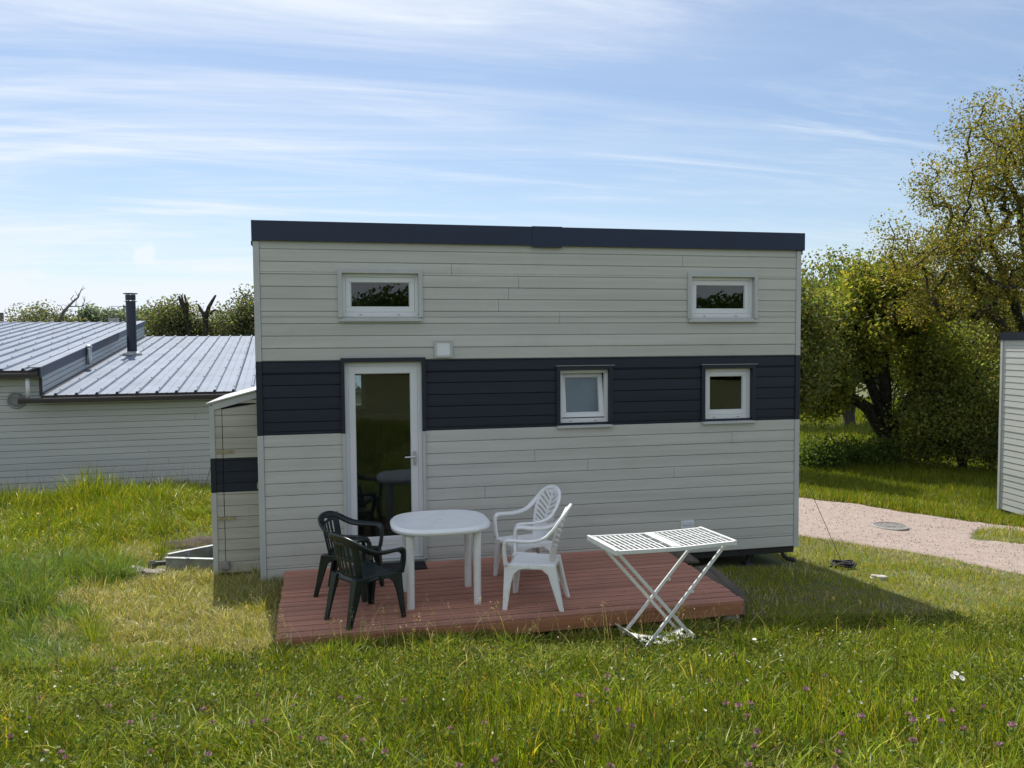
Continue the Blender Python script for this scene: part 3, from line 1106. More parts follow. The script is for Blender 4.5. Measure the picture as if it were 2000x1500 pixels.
def loft(mb, loops):
    n = len(loops[0])
    vs = [p for l_ in loops for p in l_]
    fs = [(i*n+k, i*n+(k+1) % n, (i+1)*n+(k+1) % n, (i+1)*n+k) for i in range(len(loops)-1) for k in range(n)]
    fs += [tuple(range(n)), tuple(range((len(loops)-1)*n, len(loops)*n))]
    return mb.add(vs, fs)


A_, B_ = .482, .462
lp = []
for ins, z in ((.022, TZ-.058), (.004, TZ-.056), (0, TZ-.030), (.001, TZ-.020), (.010, TZ-.018), (.012, TZ-.010), (.020, TZ-.002), (.034, TZ), (.05, TZ-.002), (.06, TZ-.0035)):
    lp.append([(x, y, z) for x, y in squircle(A_-ins, B_-ins, 48)])
top = loft(MB(), lp).build('tabletop', 'white_plastic', table, smooth=True, local=True)
MB().lathe([(.024, TZ-.0034), (.024, TZ-.001), (.014, TZ-.0005), (.013, TZ-.0033)], n=18).build('umbrella_hole_cap', 'blind', top, local=True)
for sx, sy in ((-1, -1), (1, -1), (1, 1), (-1, 1)):
    MB().lathe([(.034, 0), (.036, .01), (.037, .5), (.039, .66), (.042, .715)], (sx*.318, sy*.285, 0), 18).build('leg', 'white_plastic', table, smooth=True, local=True)


# armchairs
def chair(name, kind, loc, face, label, group):
    """front of the chair is local -y; face = direction it looks in"""
    rz = math.atan2(face[1], face[0])+math.pi/2
    c = thing(name, (loc[0], loc[1], DZ), label, 'chair', group, rz)
    high = kind == 'high'
    mt = 'white_plastic' if high else 'green_plastic'

    def seat(u, v):
        x, y = (u-.5)*2, (v-.5)*2
        wx = .235-.035*sstep(np.array((v-.2)/.8)).item()
        X, Y = x*wx, y*.225-.015
        z = .435-.016*(1-x*x)*(1-y*y)-.012*(v)
        edge = max(abs(x), abs(y))
        if edge > .85:
            z -= .045*((edge-.85)/.15)**1.5
        if y < -.6:
            z -= .012*((-.6-y)/.4)**2
        return (X, Y, z)
    MB().grid(seat, 20, 20).build('seat', mt, c, smooth=True, solid=.007, local=True)
    for sx in (-1, 1):
        for front in (True, False):
            prof = [(-.262, .425), (-.02, .425), (-.02, .395), (-.12, .378), (-.168, .335), (-.192, .25), (-.228, 0), (-.272, 0), (-.262, .25)] if front else \
                   [(.215, .425), (-.01, .425), (-.01, .395), (.09, .378), (.150, .335), (.178, .25), (.262, 0), (.305, 0), (.245, .25)]
            vs, n_ = [], len(prof)
            spl = .045 if front else (.03 if high else -.005)
            for k, dx_ in enumerate((0, .030)):
                for y, z in prof:
                    xo = (.232 if front else .205)+spl*(1-z/.425)-dx_*(.8 if z < .3 else 1)
                    vs.append((sx*xo, y, z))
            # second flange turns the leg into an angle section
            m_ = MB().add(vs, [tuple(range(n_)), tuple(range(2*n_-1, n_-1, -1))]+[(i, (i+1) % n_, (i+1) % n_+n_, i+n_) for i in range(n_)])
            ye = -.26 if front else .215
            yb = -.270 if front else .300
            yi = .030 if front else -.030
            xt, xb = (.232, .232+spl) if front else (.205, .205+spl)
            wt, wb = .090, .048
            bot = [(sx*xb, yb, 0), (sx*(xb-wb), yb, 0), (sx*(xb-wb), yb+yi*.8, 0), (sx*xb, yb+yi*.8, 0)]
            tp = [(sx*xt, ye, .42), (sx*(xt-wt), ye, .42), (sx*(xt-wt), ye+yi, .42), (sx*xt, ye+yi, .42)]
            m_.hexa(bot, tp)
            m_.build('leg', mt, c, local=True, bevel=.006)
    if high:
        half = [(.236, -.245, .42), (.250, -.252, .52), (.262, -.250, .61), (.266, -.235, .645), (.270, -.20, .660), (.273, -.05, .657), (.270, .06, .668), (.262, .14, .700),
                (.250, .200, .755), (.232, .245, .815), (.200, .282, .870), (.145, .312, .915), (.075, .330, .940), (0, .336, .948)]
        wid = [.070, .060, .056, .056, .060, .064, .064, .060, .056, .052, .050, .050, .050, .050]
        hei = [.036, .032, .032, .034, .034, .032, .032, .032, .030, .030, .030, .030, .030, .030]
        zc_, yc_ = .62, .1
        zlo, zhi = .40, .943

        def hw(t):
            return .165+.062*sstep(np.array(t/.6)).item() if t < .62 else .227*math.sqrt(max(0, 1-((t-.62)/.385)**2))
        ydep = lambda s, t: .185+.150*t-.038*s*s+.02*math.sin(math.pi*t)*-1

        def keep(u, v):
            s = (u-.5)*2
            t = v
            if not .33 < t < .90 or abs(s) < .10 or abs(s) > .86:
                return True
            ph = (t*11-abs(s)*1.9) % 1
            return ph > .42
    else:
        half = [(.240, -.245, .42), (.256, -.254, .50), (.270, -.252, .585), (.276, -.232, .622), (.280, -.19, .637), (.284, -.05, .640), (.282, .06, .652), (.268, .13, .680),
                (.235, .185, .718), (.185, .222, .748), (.125, .243, .766), (.06, .254, .775), (0, .257, .777)]
        wid = [.070, .064, .060, .062, .066, .070, .070, .068, .066, .066, .066, .066, .066]
        hei = [.034, .030, .030, .032, .032, .032, .032, .032, .030, .028, .028, .028, .028]
        zc_, yc_ = .50, .05
        zlo, zhi = .40, .775

        def hw(t):
            return .185+.030*t
        ydep = lambda s, t: .180+.072*t-.050*s*s

        def keep(u, v):
            s = (u-.5)*2
            t = v
            if .86 < t < .945 and abs(s) < .22:
                return False
            for a_, b_ in ((.12, .43), (.50, .80)):
                if a_ < t < b_ and abs(s) < .78:
                    ph = (s*3.5+.5) % 1
                    return not .28 < ph < .72
            return True
    path = half+[(-x, y, z) for x, y, z in half[-2::-1]]
    # smooth the band
    pts = [Vector(p) for p in path]
    dense, dw, dh = [], [], []
    W2, H2 = wid+wid[-2::-1], hei+hei[-2::-1]
    for i in range(len(pts)-1):
        p0, p1, p2, p3 = pts[max(i-1, 0)], pts[i], pts[i+1], pts[min(i+2, len(pts)-1)]
        for q in range(4):
            t = q/4
            dense.append(.5*((2*p1)+(p2-p0)*t+(2*p0-5*p1+4*p2-p3)*t*t+(3*p1-p0-3*p2+p3)*t**3))
            dw.append(W2[i]*(1-t)+W2[i+1]*t)
            dh.append(H2[i]*(1-t)+H2[i+1]*t)
    dense.append(pts[-1]); dw.append(W2[-1]); dh.append(H2[-1])
    cen = lambda p: (0, max(min(p.y, yc_), -.25) if p.z < zc_+.1 else yc_+.1, p.z if p.z < zc_ else zc_)
    MB().sweep(dense, dw, dh, cen, 10).build('arm_frame', mt, c, smooth=True, local=True)

    def back(u, v):
        s, t = (u-.5)*2, v
        return (s*hw(t), ydep(s, t), zlo+(zhi-zlo)*t)
    MB().grid(back, 56, 60, keep).build('backrest', mt, c, smooth=True, solid=.007, local=True)
    return c


chair('garden_armchair', 'high', (2.68, -1.700), (-.92, .40), 'white high-backed plastic armchair seen from behind, nearer the deck edge', 'white plastic armchairs at the table')
chair('garden_armchair', 'high', (2.775, -.930), (-.97, -.22), 'white high-backed plastic armchair with open leaf pattern, nearer the wall', 'white plastic armchairs at the table')
chair('garden_armchair', 'low', (1.055, -1.720), (.84, .54), 'dark green low-backed plastic armchair on the front edge of the deck', 'green plastic armchairs at the table')
chair('garden_armchair', 'low', (.935, -.955), (.90, -.36), 'dark green low-backed plastic armchair standing by the glazed door', 'green plastic armchairs at the table')

# clothes airer
RX, RY, RYAW = 3.60, -2.55, R(7)
gz_ = float(ground_z(RX, RY))
rack = thing('clothes_airer', (RX, RY, gz_), 'white folding clothes airer with crossed legs standing in the grass', 'clothes airer', None, RYAW)
rack.rotation_euler = (0, R(1.0), RYAW)
HT = .955-gz_
L0, L1, DY = -.580, .565, .27


def rz_(x):       # the two wings sag a little towards the hinge
    return HT-.012*(1-abs((x-(L0+L1)/2)/((L1-L0)/2)))


a = MB()
for sy in (-1, 1):
    pts = [(L0+(L1-L0)*k/10, sy*DY, 0) for k in range(11)]
    for (xa, ya, _), (xb, yb, _) in zip(pts, pts[1:]):
        a.hexa([(xa, ya-.012, rz_(xa)-.034), (xb, ya-.012, rz_(xb)-.034), (xb, ya+.012, rz_(xb)-.034), (xa, ya+.012, rz_(xa)-.034)],
               [(xa, ya-.012, rz_(xa)), (xb, ya-.012, rz_(xb)), (xb, ya+.012, rz_(xb)), (xa, ya+.012, rz_(xa))])
for xx in (L0, L1):
    a.box(xx-.014, xx+.014, -DY-.0118, DY+.0118, HT-.040, HT+.006)
a.build('rim', 'rack_white', rack, local=True, bevel=.003)
a = MB()
for k in range(1, 3):
    yy = -DY+2*DY*k/3
    a.tube([(L0, yy, rz_(L0)-.008), (-.005, yy, rz_(-.005)-.008), (L1, yy, rz_(L1)-.008)], .0045, 6)
a.build('line_rod', 'rack_white', rack, local=True)
a = MB()
for k in list(range(1, 11)):
    for s0, s1 in ((L0, -.045), (.045, L1)):
        xx = s0+(s1-s0)*k/11
        a.box(xx-.008, xx+.008, -DY, DY, rz_(xx)-.016, rz_(xx)-.006)
a.build('cross_rod', 'rack_white', rack, local=True)
MB().box(-.045, .045, -DY+.0125, DY-.0125, HT-.030, HT-.004).build('hinge_bar', 'rack_white', rack, local=True, bevel=.004)
for sy, yy in ((-1, -.195), (1, .195)):
    for x_top, x_bot, off, nm in ((.535, -.285, 0, 'leg'), (-.535, .285, .024, 'leg')):
        yo = yy+(off if sy < 0 else -off)
        d = Vector((x_top-x_bot, 0, HT-.03)).normalized()
        n_ = Vector((d.z, 0, -d.x))*.0145
        a = MB()
        p0, p1 = Vector((x_bot, yo, 0.0)), Vector((x_top, yo, HT-.03))
        q = [(-1, -.009), (1, -.009), (1, .009), (-1, .009)]
        a.hexa([p0+n_*s+Vector((0, w, 0)) for s, w in q], [p1+n_*s+Vector((0, w, 0)) for s, w in q])
        if x_top > 0:
            pk = p0+(p1-p0)*.56
            a.tube([(pk.x+.018, yo-.012, pk.z-.012), (pk.x+.018, yo+.012, pk.z-.012)], .016, 10)
        a.build('leg', 'rack_white', rack, local=True, bevel=.003)
# perforated foot plate at the left, curved tray between the feet
a = MB()


def plate(u, v):
    return (-.315+.07*v+.02*math.sin(u*math.pi), -DY+.01+2*(DY-.01)*u, .02+.085*(1-v))


a.grid(plate, 44, 10, lambda u, v: not (.25 < v < .75 and (u*9) % 1 > .45 and .06 < u < .94))
a.build('foot_plate', 'rack_white', rack, local=True, solid=.005, smooth=True)
a = MB()


def tray(u, v):
    x = -.27+.54*u
    return (x, -.11+.16*v-.05*math.sin(math.pi*u)*(1-v), .075-.050*math.sin(math.pi*u)+.01*v)


a.grid(tray, 32, 10, lambda u, v: not (.3 < v < .7 and (u*4.2) % 1 > .68))
a.build('foot_tray', 'rack_white', rack, local=True, solid=.006, smooth=True)

# ================================================================== small things around the house
def wire(pts, label, r=.004):
    m_ = MB().tube(pts, r, 6)
    return tag(m_.build('guy_wire', 'cable'), label, 'cable', 'guy wires of the tiny house')


wire([(-.016, 2.30, 3.60), (-.45, 3.15, 2.48), (-1.0, 4.25, 1.20), (-1.45, 5.25, float(ground_z(-1.45, 5.25)))],
     'thin steel guy wire slanting past the shed, left of the tiny house')
ax_, ay_ = 7.22, .05
az_ = float(ground_z(ax_, ay_))
wire([(6.545, 1.20, 2.55), (6.85, .68, 1.25), (ax_, ay_, az_+.05)], 'thin steel guy wire down to the black anchor right of the tiny house')
a = MB()
rg = np.random.default_rng(7)
for k in range(3):
    r_ = .10+.025*k
    pts = [(ax_+r_*1.15*math.cos(t), ay_+r_*.8*math.sin(t), az_+.045+.012*math.sin(3*t+k)+.022*(k % 2)) for t in np.linspace(0, 2*math.pi*.97, 26)]
    a.tube(pts, .014, 8)
a.box(ax_-.12, ax_+.13, ay_-.03, ay_+.03, az_-.02, az_+.05)
tag(a.build('ground_anchor', 'rubber', smooth=False), 'black strap anchor lying on the lawn at the foot of the guy wire', 'anchor')

mx_, my_ = 9.94, 2.67
mz_ = float(ground_z(mx_, my_))+.035
mh = MB().lathe([(.285, -.05), (.29, .004), (.255, .012), (.250, -.02)], (mx_, my_, mz_), 36).build('manhole_cover', 'concrete', smooth=False)
tag(mh, 'round iron manhole cover set in the pinkish gravel path', 'manhole cover')
MB().lathe([(.249, -.05), (.249, .006), (.20, .008), (.198, .004), (.10, .004), (.098, .009), (.02, .009)], (mx_, my_, mz_), 36).build('lid', 'ironlid', mh)


def rock(name, c, r, seed, label, mat='stone', flat=.6):
    rg = np.random.default_rng(seed)
    bm = bmesh.new()
    bmesh.ops.create_icosphere(bm, subdivisions=3, radius=1)
    ph = rg.uniform(0, 6, 6)
    for v in bm.verts:
        p = v.co
        k = 1+.22*math.sin(3*p.x+ph[0])*math.cos(2.6*p.y+ph[1])+.14*math.sin(6*p.z+ph[2]+2*p.x)+.05*math.sin(13*p.y+ph[3])
        v.co = Vector((p.x*k*r[0], p.y*k*r[1], p.z*k*r[2]*flat))
    me = bpy.data.meshes.new(name)
    bm.to_mesh(me)
    bm.free()
    me.materials.append(M[mat])
    o = bpy.data.objects.new(name, me)
    COL.objects.link(o)
    o.location = (c[0], c[1], float(ground_z(c[0], c[1]))+c[2])
    return tag(o, label, 'stone')


rock('stone', (-1.50, .90, .04), (.15, .09, .09), 1, 'pale lump of rubble at the tip of the drawbar')
rock('stone', (-1.28, .72, .05), (.12, .09, .10), 2, 'grey lump of rubble beside the front beam of the drawbar', 'concrete')
rock('stone', (7.33, -.52, .02), (.10, .07, .06), 3, 'small flat pale stone on the lawn near the shadow edge', 'stone')

# ================================================================== low building on the left
CA, SA = math.cos(R(4)), math.sin(R(4))
BO = (-4.30, 6.55)


def lb(u, v, z):
    return (BO[0]+u*CA-v*SA, BO[1]+u*SA+v*CA, z)


bld = thing('low_building', (*BO, 0), 'long low pale building with stepped ribbed metal roofs behind the left meadow', 'building')
E1, E2, SL, VL = 1.815, 2.265, .0985, 11.85      # eave heights, slope, roof length


def bmap(mb):
    mb.v = [lb(*p) for p in mb.v]
    return mb


UL, UR_ = -9.0, 8.5
wl = MB()
wl.box(UL, UR_, .166, .30, -.6, E1-.02)
w1 = bmap(wl).build('wall', 'groove', bld)
c1 = MB()
board_front(c1, UL, UR_, -.55, E1-.02, .150, .0155, .1166, 0, [], 21, gap=.006, joints=.6)
bmap(c1).build('board_cladding', 'cladding', w1)
wl = MB()
wl.box(UL, -.02, .166, .30, E1-.019, E2-.02)
w2 = bmap(wl).build('upper_wall', 'groove', bld)
c1 = MB()
board_front(c1, UL, -.02, E1-.019, E2-.02, .150, .0155, .1166, 0, [], 22, gap=.006)
bmap(c1).build('board_cladding', 'cladding', w2)
bmap(MB().box(UL, UL+.1, .301, VL-.1, -.7, E2).box(UR_-.1, UR_, .301, VL-.1, -.9, E1).box(UL, UR_, VL-.2, VL-.1, -.9, E1+SL*VL-.1)).build('end_wall', 'cladding', bld)


def rib_roof(u0, u1, e, first):
    """trapezoid ribs every 0.333 m running up the slope, with screws"""
    prof = [(u0, 0)]
    u = first
    while u < u1-.05:
        if u > u0+.05:
            prof += [(u-.032, 0), (u-.014, .038), (u+.014, .038), (u+.032, 0)]
            if u+.166 < u1:
                prof += [(u+.150, 0), (u+.158, .004), (u+.175, .004), (u+.183, 0)]
        u += .333
    prof.append((u1, 0))
    m_ = MB()
    nv = 1
    vs = []
    for v in (0, VL):
        vs += [(q[0], v, e+SL*v+q[1]) for q in prof]
    n_ = len(prof)
    m_.add(vs, [(i, i+1, n_+i+1, n_+i) for i in range(n_-1)])
    vs = []
    for v in (0.002, VL):
        vs += [(q[0], v, e+SL*v+q[1]-.0035) for q in prof]
    m_.add(vs, [(i, i+1, n_+i+1, n_+i)[::-1] for i in range(n_-1)])
    u = first
    while u < u1-.05:
        if u > u0+.05:
            for v in np.arange(.35, VL, 1.45):
                m_.box(u-.011, u+.011, v-.011, v+.011, e+SL*v+.0381, e+SL*v+.052)
        u += .333
    cl = MB()     # dark filler at the eave under each rib
    u = first
    while u < u1-.05:
        if u > u0+.05:
            cl.hexa([(u-.031, .012, e-.012), (u+.031, .012, e-.012), (u+.031, .06, e-.012), (u-.031, .06, e-.012)],
                    [(u-.0135, .012, e+.033), (u+.0135, .012, e+.033), (u+.0135, .06, e+.037), (u-.0135, .06, e+.037)])
        u += .333
    cl.box(u0, u1, .010, .045, e-.045, e-.0125)
    return bmap(m_), bmap(cl)


r1, f1 = rib_roof(-.005, UR_+.1, E1, .23)
roof1 = r1.build('roof', 'roof_sheet', bld)
f1.build('eave_filler', 'roof_edge', roof1)
r2, f2 = rib_roof(UL-.1, -.03, E2, UL-.1+.17)
roof2 = r2.build('upper_roof', 'roof_sheet', bld)
f2.build('eave_filler', 'roof_edge', roof2)


def gutter(u0, u1, z):
    pr = [(.008, z), (-.10, z), (-.11, z-.02), (-.105, z-.085), (-.02, z-.085), (.008, z-.06)]
    return bmap(MB().prism(pr, u0, u1, 0))


gutter(-.34, UR_+.1, E1-.047).build('gutter', 'roof_edge', bld)
gutter(UL-.1, -.03, E2-.047).build('gutter', 'roof_edge', bld)
# gable strip between the two roofs
g = MB()
g.add([(-.029, .15, E1+.0), (-.029, VL-.1, E1+SL*(VL-.1)), (-.029, VL-.1, E2+SL*(VL-.1)), (-.029, .15, E2+SL*.15),
       (-.06, .15, E1), (-.06, VL-.1, E1+SL*(VL-.1)), (-.06, VL-.1, E2+SL*(VL-.1)), (-.06, .15, E2+SL*.15)],
      [(0, 1, 2, 3), (7, 6, 5, 4), (0, 4, 5, 1), (1, 5, 6, 2), (2, 6, 7, 3), (3, 7, 4, 0)])
gs = bmap(g).build('gable_wall', 'groove', bld)
g = MB()
for k in range(3):
    a0 = .03+k*.105
    h_ = .088
    g.hexa([(-.028, .16, E1+SL*.16+a0), (-.012, .16, E1+SL*.16+a0), (-.012, VL-.1, E1+SL*(VL-.1)+a0), (-.028, VL-.1, E1+SL*(VL-.1)+a0)],
           [(-.028, .16, E1+SL*.16+a0+h_), (-.012, .16, E1+SL*.16+a0+h_), (-.012, VL-.1, E1+SL*(VL-.1)+a0+h_), (-.028, VL-.1, E1+SL*(VL-.1)+a0+h_)])
bmap(g).build('board_cladding', 'cladding', gs)
g = MB()
g.hexa([(-.0115, -.02, E2-.125), (.012, -.02, E2-.125), (.012, VL*.62, E2+SL*VL*.62-.125), (-.0115, VL*.62, E2+SL*VL*.62-.155)],
       [(-.0115, -.02, E2+.05), (.012, -.02, E2+.05), (.012, VL*.62, E2+SL*VL*.62+.05), (-.0115, VL*.62, E2+SL*VL*.62+.05)])
g.hexa([(-.20, -.025, E2+.046), (.012, -.025, E2+.046), (.012, -.005, E2+.046), (-.20, -.005, E2+.046)], [(-.20, -.025, E2+.056), (.012, -.025, E2+.056), (.012, -.005, E2+.056), (-.20, -.005, E2+.056)])
bmap(g).build('gable_flashing', 'fascia', roof2)
g = MB()
g.hexa([(-.0115, VL*.62+.002, E2+SL*VL*.62-.06), (.012, VL*.62+.002, E2+SL*VL*.62-.06), (.012, VL, E2+SL*VL-.06), (-.0115, VL, E2+SL*VL-.06)],
       [(-.0115, VL*.62+.002, E2+SL*VL*.62+.05), (.012, VL*.62+.002, E2+SL*VL*.62+.05), (.012, VL, E2+SL*VL+.05), (-.0115, VL, E2+SL*VL+.05)])
g.box(-.20, -.0125, -.004, VL, 0, .004)
g.v = [(p[0], p[1], p[2] if i < 8 else p[2]+E2+SL*p[1]+.0405) for i, p in enumerate(g.v)]
bmap(g).build('gable_flashing', 'roof_sheet', roof2)
bmap(MB().hexa([(-.012, .1, E1+SL*.1+.004), (.05, .1, E1+SL*.1+.004), (.05, VL, E1+SL*VL+.004), (-.012, VL, E1+SL*VL+.004)],
               [(-.012, .1, E1+SL*.1+.028), (.02, .1, E1+SL*.1+.028), (.02, VL, E1+SL*VL+.028), (-.012, VL, E1+SL*VL+.028)])).build('foot_flashing', 'roof_edge', roof1)
bmap(MB().box(UL, -.03, VL-.02, VL+.06, E2+SL*VL-.06, E2+SL*VL+.008)).build('ridge_cap', 'roof_edge', roof2)
bmap(MB().box(0, UR_, VL-.02, VL+.06, E1+SL*VL-.06, E1+SL*VL+.008)).build('ridge_cap', 'roof_edge', roof1)
# corner board, downpipe, round vent, small cowl, flue
bmap(MB().box(-.055, -.008, .12, .1495, E1-.02, E2-.14)).build('corner_board', 'roof_edge', bld)
bmap(MB().tube([(-.20, -.02, E2-.10), (-.20, -.02, E1-.04)], .036, 12)).build('downpipe', 'pvc', bld, smooth=True)
c = MB().lathe([(.10, 0), (.145, .002), (.150, .02), (.132, .035), (.125, .012), (.02, .010)], n=32)
c.v = [lb(-.43+p[0], .149-p[2], 1.735+p[1]) for p in c.v]
vent = c.build('round_vent', 'galv', bld, smooth=True)
c = MB()
for k in range(-5, 6):
    w_ = math.sqrt(max(0, .118**2-(k*.021)**2))
    c.box(-.43-w_, -.43+w_, .118, .132, 1.735+k*.021-.004, 1.735+k*.021+.004)
bmap(c).build('louvre', 'galv', vent)
c = MB().tube([(.05, 3.6, 2.28), (.05, 3.6, 2.62), (.05, 3.60, 2.66)], [.06, .06, .06], 12).tube([(.05, 3.6, 2.655), (.05, 3.6, 2.69), (.05, 3.6, 2.72)], [.075, .075, .03], 12)
bmap(c).build('vent_cowl', 'metal', bld, smooth=True)
FU, FV = .47, 6.42
fz = E1+SL*FV
c = MB().tube([(FU, FV, fz-.05), (FU, FV, fz+1.36)], .118, 20)
c.tube([(FU, FV, fz+1.365), (FU, FV, fz+1.375)], .155, 20).tube([(FU, FV, fz+1.405), (FU, FV, fz+1.53)], .122, 20).tube([(FU, FV, fz+1.555), (FU, FV, fz+1.575)], .172, 20)
for k in range(6):
    an = k*math.pi/3
    x, y = FU+.10*math.cos(an), FV+.10*math.sin(an)
    c.tube([(x, y, fz+1.37), (x, y, fz+1.56)], .012, 6)
flue = bmap(c).build('flue_pipe', 'flue', bld)
bmap(MB().tube([(FU, FV, fz-.02), (FU, FV, fz+.05), (FU, FV, fz+.10)], [.26, .22, .13], 20)).build('flashing', 'galv', flue, smooth=True)

# ================================================================== neighbouring tiny house, right edge
ND = Vector((-.15, -.9887, 0)).normalized()       # along its long side towards the camera
NN = Vector((ND.y, -ND.x, 0))                     # outward from the visible side (towards -x)
NF = Vector((15.25, 5.95, 0))
NZ0, NZT, NL, NDEP = -1.10, 2.66, 6.5, 2.5


def nb_(a, o, z):        # a along, o outward
    p = NF+ND*a+NN*o
    return (p.x, p.y, z)


nei = thing('tiny_house', (NF.x+1.3, NF.y-3, -1.4), 'pale boarded tiny house cut off by the right picture edge, in raking sun', 'tiny house')
M['siding_b'] = pbr('pale painted boards b', (.50, .515, .49), .6, var=.04, scale=2, stretch=(.3, .3, 6), bump=.1, bscale=30, spec=.3)
w_ = MB().box(0, NL, -NDEP, -.0165, NZ0, NZT)
w_.v = [nb_(*p) for p in w_.v]
nw = w_.build('wall', 'groove', nei)
w_ = MB()
board_front(w_, .06, NL-.06, NZ0, NZT, 0, .0158, PITCH, NZ0, [], 31)
for i, p in enumerate(w_.v):     # each board leans out a little at its foot, so raking sun catches its edge
    k = ((p[2]-NZ0) % PITCH)/PITCH
    w_.v[i] = nb_(p[0], -p[1]+(.006*(1-k) if p[1] < .012 else 0), p[2])
w_.build('board_cladding', 'siding_b', nw)
w_ = MB()
board_front(w_, .06, NDEP-.06, NZ0, NZT, 0, .0158, PITCH, NZ0, [], 32)
w_.v = [nb_(NL+.016-p[1], -p[0], p[2]) for p in w_.v]
w_.build('board_cladding', 'siding_b', nw)
for aa, ab in ((-.012, .055), (NL-.055, NL+.022)):
    w_ = MB().box(aa, ab, -.06, .030, NZ0-.005, NZT)
    w_.v = [nb_(*p) for p in w_.v]
    w_.build('corner_trim', 'trim', nei, bevel=.003)
w_ = MB().box(-.03, NL+.04, -NDEP-.03, .040, NZT+.001, NZT+.17)
w_.v = [nb_(*p) for p in w_.v]
w_.build('roof', 'dark_trim', nei)
w_ = MB().box(.05, NL-.05, -.10, -.03, NZ0-.08, NZ0-.006).box(.05, NL-.05, -NDEP+.03, -NDEP+.10, NZ0-.08, NZ0-.006)
w_.v = [nb_(*p) for p in w_.v]
w_.build('chassis', 'black_metal', nei)
for aa in (2.6, 3.4):
    for oo in (-.3, -NDEP+.3):
        p = nb_(aa, oo, 0)
        gz_ = float(ground_z(p[0], p[1]))
        w_ = MB().lathe([(.03, -.08), (.26, -.09), (.30, -.06), (.30, .06), (.26, .09), (.03, .08)], n=24)
        w_.v = [(p[0]+ND.x*q[0]+NN.x*q[2], p[1]+ND.y*q[0]+NN.y*q[2], gz_+.29+q[1]) for q in w_.v]
        w_.build('wheel', 'rubber', nei, smooth=True)
p = nb_(.30, -.12, 0)
ml = MB().tube([(p[0], p[1], NZ0-.06), (p[0]-.02, p[1], NZ0-.12), (p[0]-.06, p[1]-.02, NZ0-.15)], [.025, .026, .035], 8)
ml.build('marker_lamp', 'rubber', nei)
for aa in (.8, NL-.7):
    p = nb_(aa, -.3, 0)
    gz_ = float(ground_z(p[0], p[1]))
    MB().tube([(p[0], p[1], gz_-.02), (p[0], p[1], NZ0-.005)], .05, 10).build('support_jack', 'black_metal', nei)


# ================================================================== trees
def leaf_quads(cent, size, rg, aspect=.6, flat=0.0):
    n = len(cent)
    a = rg.normal(size=(n, 3))
    a[:, 2] *= (1-flat)
    a /= np.linalg.norm(a, axis=1)[:, None]
    b = rg.normal(size=(n, 3))
    b[:, 2] *= (1-flat)
    b -= a*(a*b).sum(1)[:, None]
    b /= np.linalg.norm(b, axis=1)[:, None]+1e-9
    s = (size*rg.uniform(.6, 1.25, n))[:, None]
    v = np.stack([cent-a*s*.5, cent+b*s*aspect*.5+a*s*.05, cent+a*s*.5, cent-b*s*aspect*.5+a*s*.05], 1)
    return v.reshape(-1, 3), np.arange(4*n).reshape(n, 4)


def pick_cols(n, palette, rg, jit=.18):
    p = np.array(palette, float)
    w = p[:, 3]/p[:, 3].sum()
    c = p[rg.choice(len(p), n, p=w), :3]
    return c*(1+rg.normal(0, jit, (n, 1)))*(1+rg.normal(0, .06, (n, 3)))


def crown_points(ells, n, rg, shell=.5):
    """cluster centres spread through ellipsoids (cx,cy,cz,rx,ry,rz,weight)"""
    e = np.array(ells, float)
    w = e[:, 6]/e[:, 6].sum()
    k = rg.choice(len(e), n, p=w)
    d = rg.normal(size=(n, 3))
    d /= np.linalg.norm(d, axis=1)[:, None]
    r = rg.uniform(0, 1, n)**(shell*.6+.08)
    return e[k, :3]+d*r[:, None]*e[k, 3:6]


